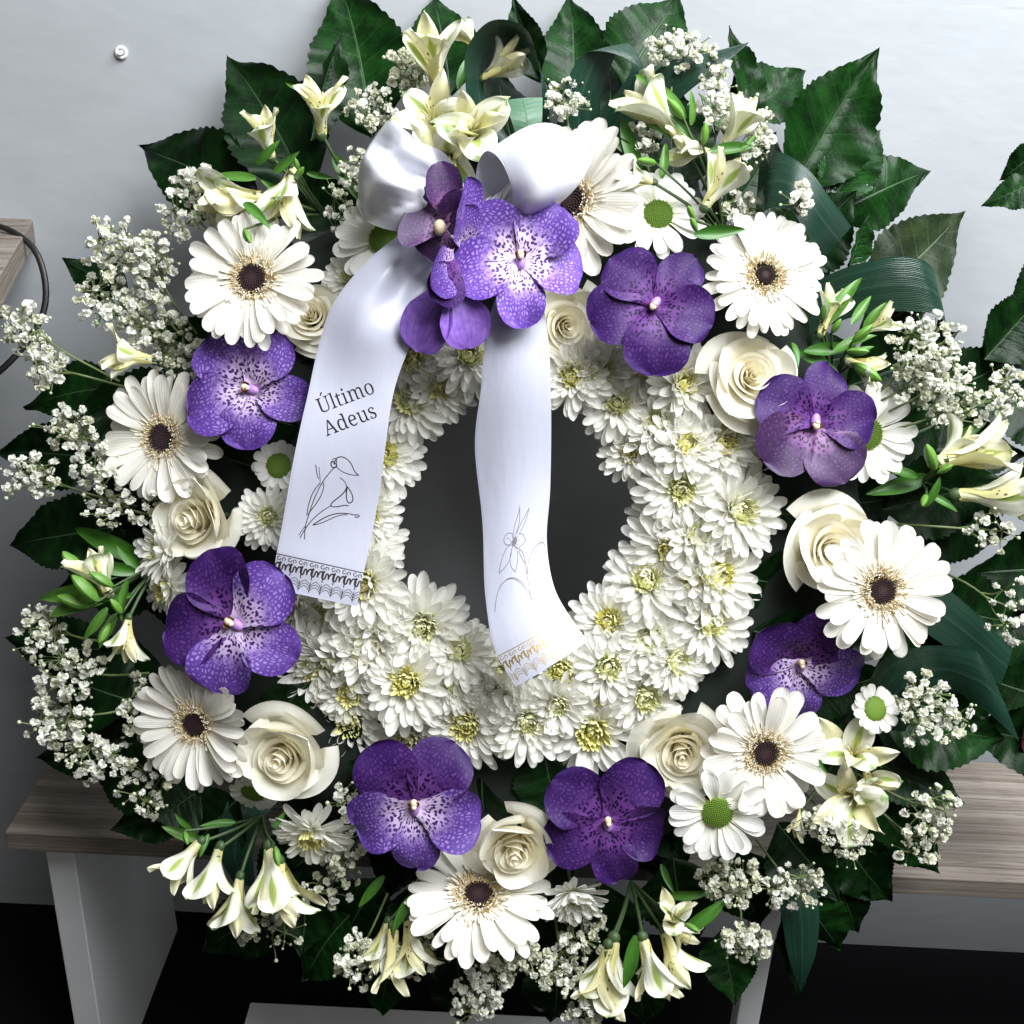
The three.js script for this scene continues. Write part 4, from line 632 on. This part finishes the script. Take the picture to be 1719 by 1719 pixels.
spray('upper left lily spray with bright leaves above the large gerbera', [540, 360, 0.05], [[455, 262, 430, 184, 0.09, 0.115, 0, 0], [492, 285, 462, 375, 0.11, 0.125, 0, 0.5], [440, 330, 330, 338, 0.09, 0.10, 0, 0.3], [455, 330, 345, 368, 0.08, 0.10, 1, 0.8]], [[430, 300, 345, 290, 0.10, 0.10, 0], [460, 290, 500, 255, 0.11, 0.12, 1], [515, 290, 560, 300, 0.10, 0.10, 1], [410, 340, 455, 385, 0.12, 0.13, 1], [430, 275, 470, 235, 0.1, 0.11, 1], [490, 350, 440, 300, 0.08, 0.10, 1]], [[410, 385, 420, 408, 0.135], [500, 285, 495, 265, 0.12], [495, 300, 510, 280, 0.12]]);
spray('white lily at left above the far left gerbera', [330, 650, 0.04], [[255, 605, 172, 590, 0.085, 0.10, 1, 0.2]], [[200, 680, 240, 690, 0.06, 0.06, 1]], []);
spray('upper right lily spray with many bright leaves and closed buds', [1215, 400, 0.05],
  [[1140, 225, 1060, 145, 0.085, 0.10, 0, 0.2], [1190, 255, 1118, 245, 0.09, 0.10, 0, 0.9], [1212, 250, 1262, 168, 0.085, 0.1, 0, 0.5], [1185, 345, 1235, 265, 0.1, 0.115, 0, 0], [1095, 305, 1035, 290, 0.10, 0.105, 0, 0.4]],
  [[1150, 200, 1068, 118, 0.09, 0.09, 0], [1170, 250, 1125, 190, 0.095, 0.1, 1], [1160, 210, 1162, 150, 0.09, 0.10, 0], [1190, 255, 1268, 240, 0.10, 0.105, 1], [1075, 290, 1040, 190, 0.08, 0.085, 1], [1075, 265, 1012, 222, 0.08, 0.08, 1], [1165, 395, 1255, 382, 0.13, 0.135, 1], [1110, 300, 1118, 238, 0.1, 0.1, 0], [1240, 250, 1270, 225, 0.1, 0.1, 0], [1225, 235, 1180, 150, 0.07, 0.08, 1], [1150, 240, 1085, 205, 0.08, 0.09, 1]],
  [[1102, 275, 1070, 268, 0.11], [1148, 200, 1120, 165, 0.1], [1180, 245, 1185, 205, 0.1], [1165, 370, 1155, 345, 0.12], [1170, 390, 1160, 365, 0.125]]);
spray('tight green lily buds at left below the half-open rose', [270, 945, 0.05], [[185, 1000, 145, 930, 0.085, 0.1, 0, 0.5], [215, 1040, 200, 1110, 0.085, 0.09, 0, 0.4]],
  [[200, 990, 60, 1005, 0.08, 0.09, 0], [190, 1000, 80, 1035, 0.08, 0.09, 0], [240, 940, 120, 885, 0.05, 0.05, 1], [220, 1000, 110, 990, 0.085, 0.08, 1], [215, 975, 200, 1045, 0.10, 0.1, 0], [180, 1020, 140, 1075, 0.09, 0.09, 0], [240, 960, 190, 915, 0.07, 0.07, 1], [195, 1030, 165, 1090, 0.08, 0.085, 0], [230, 960, 130, 940, 0.07, 0.08, 1]],
  [[150, 985, 105, 925, 0.08], [165, 1010, 120, 965, 0.1], [150, 1020, 95, 1000, 0.09], [190, 985, 150, 960, 0.1], [185, 1045, 165, 1080, 0.09], [205, 1030, 185, 1005, 0.1]]);
spray('green lily buds at upper right below the right strap loop', [1390, 640, 0.04], [[1420, 605, 1485, 625, 0.085, 0.095, 0, 0.5], [1445, 560, 1505, 525, 0.08, 0.09, 0, 0.2], [1378, 560, 1410, 490, 0.085, 0.095, 0, 0.3]],
  [[1385, 545, 1448, 462, 0.085, 0.09, 0], [1400, 590, 1475, 560, 0.09, 0.09, 0], [1430, 545, 1462, 492, 0.08, 0.08, 0], [1350, 590, 1440, 580, 0.08, 0.09, 1], [1330, 575, 1340, 620, 0.09, 0.1, 1], [1450, 550, 1490, 505, 0.085, 0.09, 0], [1340, 590, 1410, 625, 0.07, 0.085, 1], [1420, 600, 1470, 580, 0.1, 0.1, 1]],
  [[1395, 560, 1412, 535, 0.095], [1380, 540, 1390, 500, 0.09], [1430, 575, 1465, 545, 0.1], [1430, 610, 1480, 640, 0.09], [1420, 590, 1460, 590, 0.1]]);
spray('cream lilies pointing right at the right edge', [1545, 810, 0.03], [[1575, 775, 1700, 745, 0.08, 0.09, 0, 0.3], [1610, 830, 1730, 830, 0.075, 0.085, 0, 0.1], [1580, 770, 1640, 725, 0.075, 0.08, 1, 1.0]],
  [[1550, 850, 1580, 800, 0.07, 0.08, 1], [1560, 830, 1610, 860, 0.07, 0.075, 1], [1540, 800, 1480, 780, 0.05, 0.06, 1], [1600, 740, 1660, 705, 0.06, 0.06, 1], [1560, 800, 1460, 830, 0.04, 0.05, 1]], [[1570, 790, 1555, 745, 0.085], [1555, 830, 1548, 850, 0.08], [1572, 795, 1600, 780, 0.08]]);
spray('greenish white lilies at lower right beside the lower right gerbera', [1420, 1230, 0.04], [[1430, 1280, 1435, 1240, 0.06, 0.10, 2, 0.3], [1440, 1330, 1425, 1345, 0.06, 0.11, 2, 0.7], [1455, 1300, 1480, 1330, 0.07, 0.10, 1, 0.1], [1345, 1360, 1330, 1405, 0.075, 0.08, 0, 0.2]],
  [[1375, 1275, 1390, 1300, 0.135, 0.135, 1], [1450, 1250, 1480, 1290, 0.06, 0.07, 1]], []);
spray('drooping yellowish lilies hanging over the bench edge at lower left', [440, 1370, 0.045], [[335, 1415, 278, 1480, 0.085, 0.09, 0, 0.2], [368, 1425, 338, 1512, 0.09, 0.095, 0, 0.5], [402, 1475, 382, 1565, 0.08, 0.085, 0, 0.9], [452, 1425, 462, 1530, 0.09, 0.095, 0, 0.1], [470, 1450, 495, 1555, 0.08, 0.085, 1, 0.6]],
  [[330, 1395, 290, 1370, 0.07, 0.08, 1], [350, 1400, 335, 1440, 0.08, 0.09, 1], [395, 1380, 335, 1385, 0.07, 0.08, 1], [460, 1390, 480, 1360, 0.09, 0.09, 1], [340, 1410, 270, 1390, 0.06, 0.07, 0]], [[462, 1420, 468, 1455, 0.1], [310, 1395, 315, 1418, 0.09]]);
spray('pale lily cluster at the bottom left of the bottom gerbera', [690, 1500, 0.045], [[660, 1560, 655, 1660, 0.085, 0.09, 0, 0], [685, 1545, 690, 1640, 0.085, 0.095, 1, 0.5], [650, 1550, 632, 1630, 0.07, 0.08, 0, 0.8]],
  [[645, 1470, 600, 1525, 0.07, 0.075, 1], [690, 1505, 655, 1570, 0.09, 0.095, 1], [690, 1555, 705, 1580, 0.09, 0.09, 0]], []);
spray('cream lily cluster hanging at the bottom right of the bottom gerbera', [1060, 1480, 0.045], [[1080, 1578, 1105, 1675, 0.095, 0.1, 0, 0], [1020, 1590, 1005, 1680, 0.085, 0.085, 1, 0.4], [1115, 1565, 1150, 1650, 0.085, 0.09, 0, 0.8], [1120, 1540, 1165, 1590, 0.08, 0.085, 1, 0.5], [1030, 1580, 1020, 1690, 0.08, 0.08, 0, 0.3], [1130, 1555, 1135, 1520, 0.08, 0.1, 1, 0.2]],
  [[1066, 1570, 1048, 1665, 0.11, 0.11, 1], [1115, 1500, 1200, 1500, 0.08, 0.085, 1], [1150, 1560, 1222, 1508, 0.085, 0.09, 1], [1110, 1450, 1130, 1500, 0.08, 0.09, 1], [1030, 1660, 1050, 1690, 0.08, 0.08, 0]], [[1150, 1550, 1175, 1565, 0.1]]);

// ---------------------------------------------------------------- baby's breath
const puffs = [0, 1, 2, 3].map((k) => {                              // a crumpled double blossom, unit radius
  const gs = []; for (let i = 0; i < 20; i++) {
    const g = petal({ nu: 2, nv: 2, len: rr(0.7, 1.0), wid: rr(0.38, 0.5), prof: (s) => 0.35 + 0.65 * Math.sin(Math.PI * Math.min(0.85, s * 0.85 + 0.1)), a0: 0.2, a1: rr(-0.9, 0.5), cup: rr(-0.5, 0.6) });
    const up = V(0, 1, 0), d = V(rr(-1, 1), rr(-0.35, 1), rr(-1, 1)).normalize(); g.applyQuaternion(new THREE.Quaternion().setFromUnitVectors(up, d).multiply(new THREE.Quaternion().setFromAxisAngle(up, rnd() * 6.3))); gs.push(g);
  }
  return mergeGeometries(gs);
});
const tinyBud = new THREE.IcosahedronGeometry(1, 1);
const gypLabels = {};
function gyp(cx, cy, rx, ry, n, ox, oy, h = 0.075, shade = 0) {
  n = Math.round(n * 1.35); const hour = clockHour(cx, cy), out = Math.hypot(cx - 865, cy - 880) > 720 ? 'at the outer edge' : 'among the greenery';
  let base = `spray of tiny white blossoms ${out} at ${hour}`; const c = gypLabels[base] = (gypLabels[base] ?? 0) + 1;
  if (c > 1) base += c === 2 ? ', the inner one' : c === 3 ? ', the third one' : ', the fourth one';
  const o = thing('blossom_spray', base, "baby's breath", "sprays of baby's breath"), O = P(ox, oy, 0.04), C = P(cx, cy, h); o.position.copy(O);
  const stems = [], buds = [], main = C.clone().sub(O), forks = [];
  const k1 = V(0, 0, 0), k3 = main.clone().multiplyScalar(0.8).addScaledVector(Z0, -0.006), bend = main.clone().multiplyScalar(0.45).addScaledVector(Z0, 0.012);
  stems.push(tube([k1, bend, k3], 0.0012, 0.0009, 8, 4));
  const nf = Math.max(3, Math.round(n / 5));
  for (let i = 0; i < nf; i++) { const a = i / nf * TAU + rr(-0.4, 0.4), q = P(cx + Math.cos(a) * rx * 0.5, cy + Math.sin(a) * ry * 0.5, h + rr(-0.015, 0.004)).sub(O); stems.push(tube([k3.clone().lerp(bend, rr(0, 0.5)), k3.clone().lerp(q, 0.5).addScaledVector(Z0, -0.004), q], 0.0008, 0.0006, 5, 3)); forks.push(q); }
  for (let i = 0; i < n; i++) {
    const a = i * 2.39996 + rr(-0.4, 0.4), q = Math.sqrt((i + 0.5) / n) * rr(0.85, 1.12), p = P(cx + Math.cos(a) * rx * q, cy + Math.sin(a) * ry * q, h + rr(-0.02, 0.02) * (1.1 - q * 0.4)).sub(O);
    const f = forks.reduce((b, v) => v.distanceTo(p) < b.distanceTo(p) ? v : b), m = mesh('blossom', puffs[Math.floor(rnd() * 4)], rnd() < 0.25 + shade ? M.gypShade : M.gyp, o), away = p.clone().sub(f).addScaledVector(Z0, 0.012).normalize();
    m.position.copy(p); m.quaternion.setFromUnitVectors(V(0, 1, 0), away); m.rotateY(rnd() * 6); m.scale.setScalar(rr(0.0031, 0.0054) * (h > 0.02 ? 1 : 0.9));
    stems.push(tube([f, f.clone().lerp(p, 0.5).addScaledVector(Z0, -0.003), p], 0.0006, 0.0005, 3, 3));
  }
  for (let i = 0; i < n * 0.7; i++) {
    const f = forks[Math.floor(rnd() * nf)], a = rnd() * TAU, p = f.clone().addScaledVector(XW, Math.cos(a) * rr(0.005, 0.018)).addScaledVector(YW, Math.sin(a) * rr(0.005, 0.018)).addScaledVector(Z0, rr(-0.008, 0.012)), r = rr(0.0008, 0.0017);
    buds.push(tinyBud.clone().scale(r, r, r).translate(p.x, p.y, p.z)); stems.push(tube([f, f.clone().lerp(p, 0.5).addScaledVector(Z0, -0.002), p], 0.00045, 0.0004, 2, 3));
  }
  mesh('stem', mergeGeometries(stems), M.gypStem, o); stuff(mesh('bud', mergeGeometries(buds), M.gypBud, o)); return o;
}
[[190, 410, 52, 45, 26, 300, 560], [175, 505, 52, 50, 26, 310, 600], [250, 440, 45, 55, 26, 330, 560], [310, 345, 40, 62, 24, 400, 440], [330, 300, 22, 22, 8, 400, 420], [250, 540, 52, 50, 28, 350, 620], [300, 590, 45, 50, 24, 360, 660], [40, 550, 34, 45, 20, 200, 640], [78, 615, 32, 40, 18, 210, 650],
 [115, 720, 42, 42, 22, 260, 790], [55, 800, 48, 40, 18, 230, 850], [165, 785, 50, 42, 22, 280, 840], [190, 850, 44, 34, 14, 290, 870], [260, 850, 24, 40, 8, 330, 880], [70, 1060, 42, 46, 18, 230, 1080], [115, 1130, 62, 52, 30, 250, 1130], [95, 1210, 52, 50, 26, 260, 1180], [160, 1270, 62, 46, 26, 290, 1220], [235, 1190, 34, 60, 20, 300, 1150], [245, 1320, 50, 50, 20, 340, 1260],
 [690, 115, 40, 42, 26, 740, 260, 0.07, 0.5], [625, 180, 42, 36, 18, 680, 300, 0.075], [605, 290, 28, 45, 16, 660, 380, 0.08], [570, 350, 24, 50, 8, 640, 420, 0.07], [950, 165, 36, 34, 18, 960, 300, 0.08], [1140, 85, 60, 32, 30, 1110, 220, 0.07], [1200, 130, 24, 40, 14, 1170, 260, 0.07], [1210, 185, 52, 32, 30, 1180, 320, 0.07], [1270, 225, 26, 52, 22, 1220, 360, 0.075], [1240, 350, 40, 30, 12, 1220, 420, 0.065], [1347, 332, 16, 26, 9, 1255, 420, 0.105], [1080, 240, 32, 40, 10, 1090, 330, 0.07],
 [1555, 575, 62, 50, 30, 1440, 690, 0.085], [1590, 640, 56, 46, 30, 1450, 710, 0.08], [1540, 640, 44, 40, 20, 1440, 690, 0.07, 0.4], [1600, 690, 60, 30, 16, 1470, 730, 0.07, 0.3], [1690, 660, 34, 46, 18, 1540, 720, 0.08], [1660, 890, 46, 36, 9, 1500, 880, 0.085], [1690, 1020, 40, 60, 9, 1560, 950, 0.085], [1555, 1190, 52, 62, 30, 1450, 1150, 0.09], [1610, 1215, 30, 26, 8, 1470, 1180, 0.085], [1565, 1365, 44, 50, 14, 1440, 1300, 0.075, 0.3], [1545, 1420, 48, 34, 12, 1430, 1320, 0.07, 0.4], [1420, 1410, 42, 30, 18, 1350, 1330, 0.09], [1225, 1480, 56, 42, 30, 1220, 1400, 0.08, 0.3], [1330, 1490, 56, 36, 24, 1270, 1410, 0.085], [1250, 1580, 46, 26, 22, 1230, 1480, 0.085], [1370, 1380, 30, 24, 8, 1320, 1330, 0.09],
 [600, 1610, 36, 48, 20, 650, 1500, 0.075], [700, 1600, 34, 50, 14, 720, 1500, 0.075, 0.3], [810, 1655, 46, 42, 24, 830, 1560, 0.075], [870, 1610, 46, 38, 24, 860, 1540, 0.07, 0.4], [945, 1625, 44, 50, 24, 930, 1530, 0.07, 0.4], [800, 1690, 40, 24, 14, 830, 1600, 0.07], [985, 1700, 36, 22, 14, 980, 1600, 0.07], [575, 1420, 36, 50, 14, 620, 1380, 0.065, 0.3], [555, 1470, 50, 60, 18, 610, 1420, 0.05, 0.5], [580, 1340, 20, 24, 6, 630, 1360, 0.08], [450, 1560, 60, 34, 14, 540, 1480, 0.04, 0.4], [980, 1560, 40, 40, 14, 960, 1500, 0.06, 0.4],
].forEach((a) => gyp(...a));

renderer.render(scene, camera);
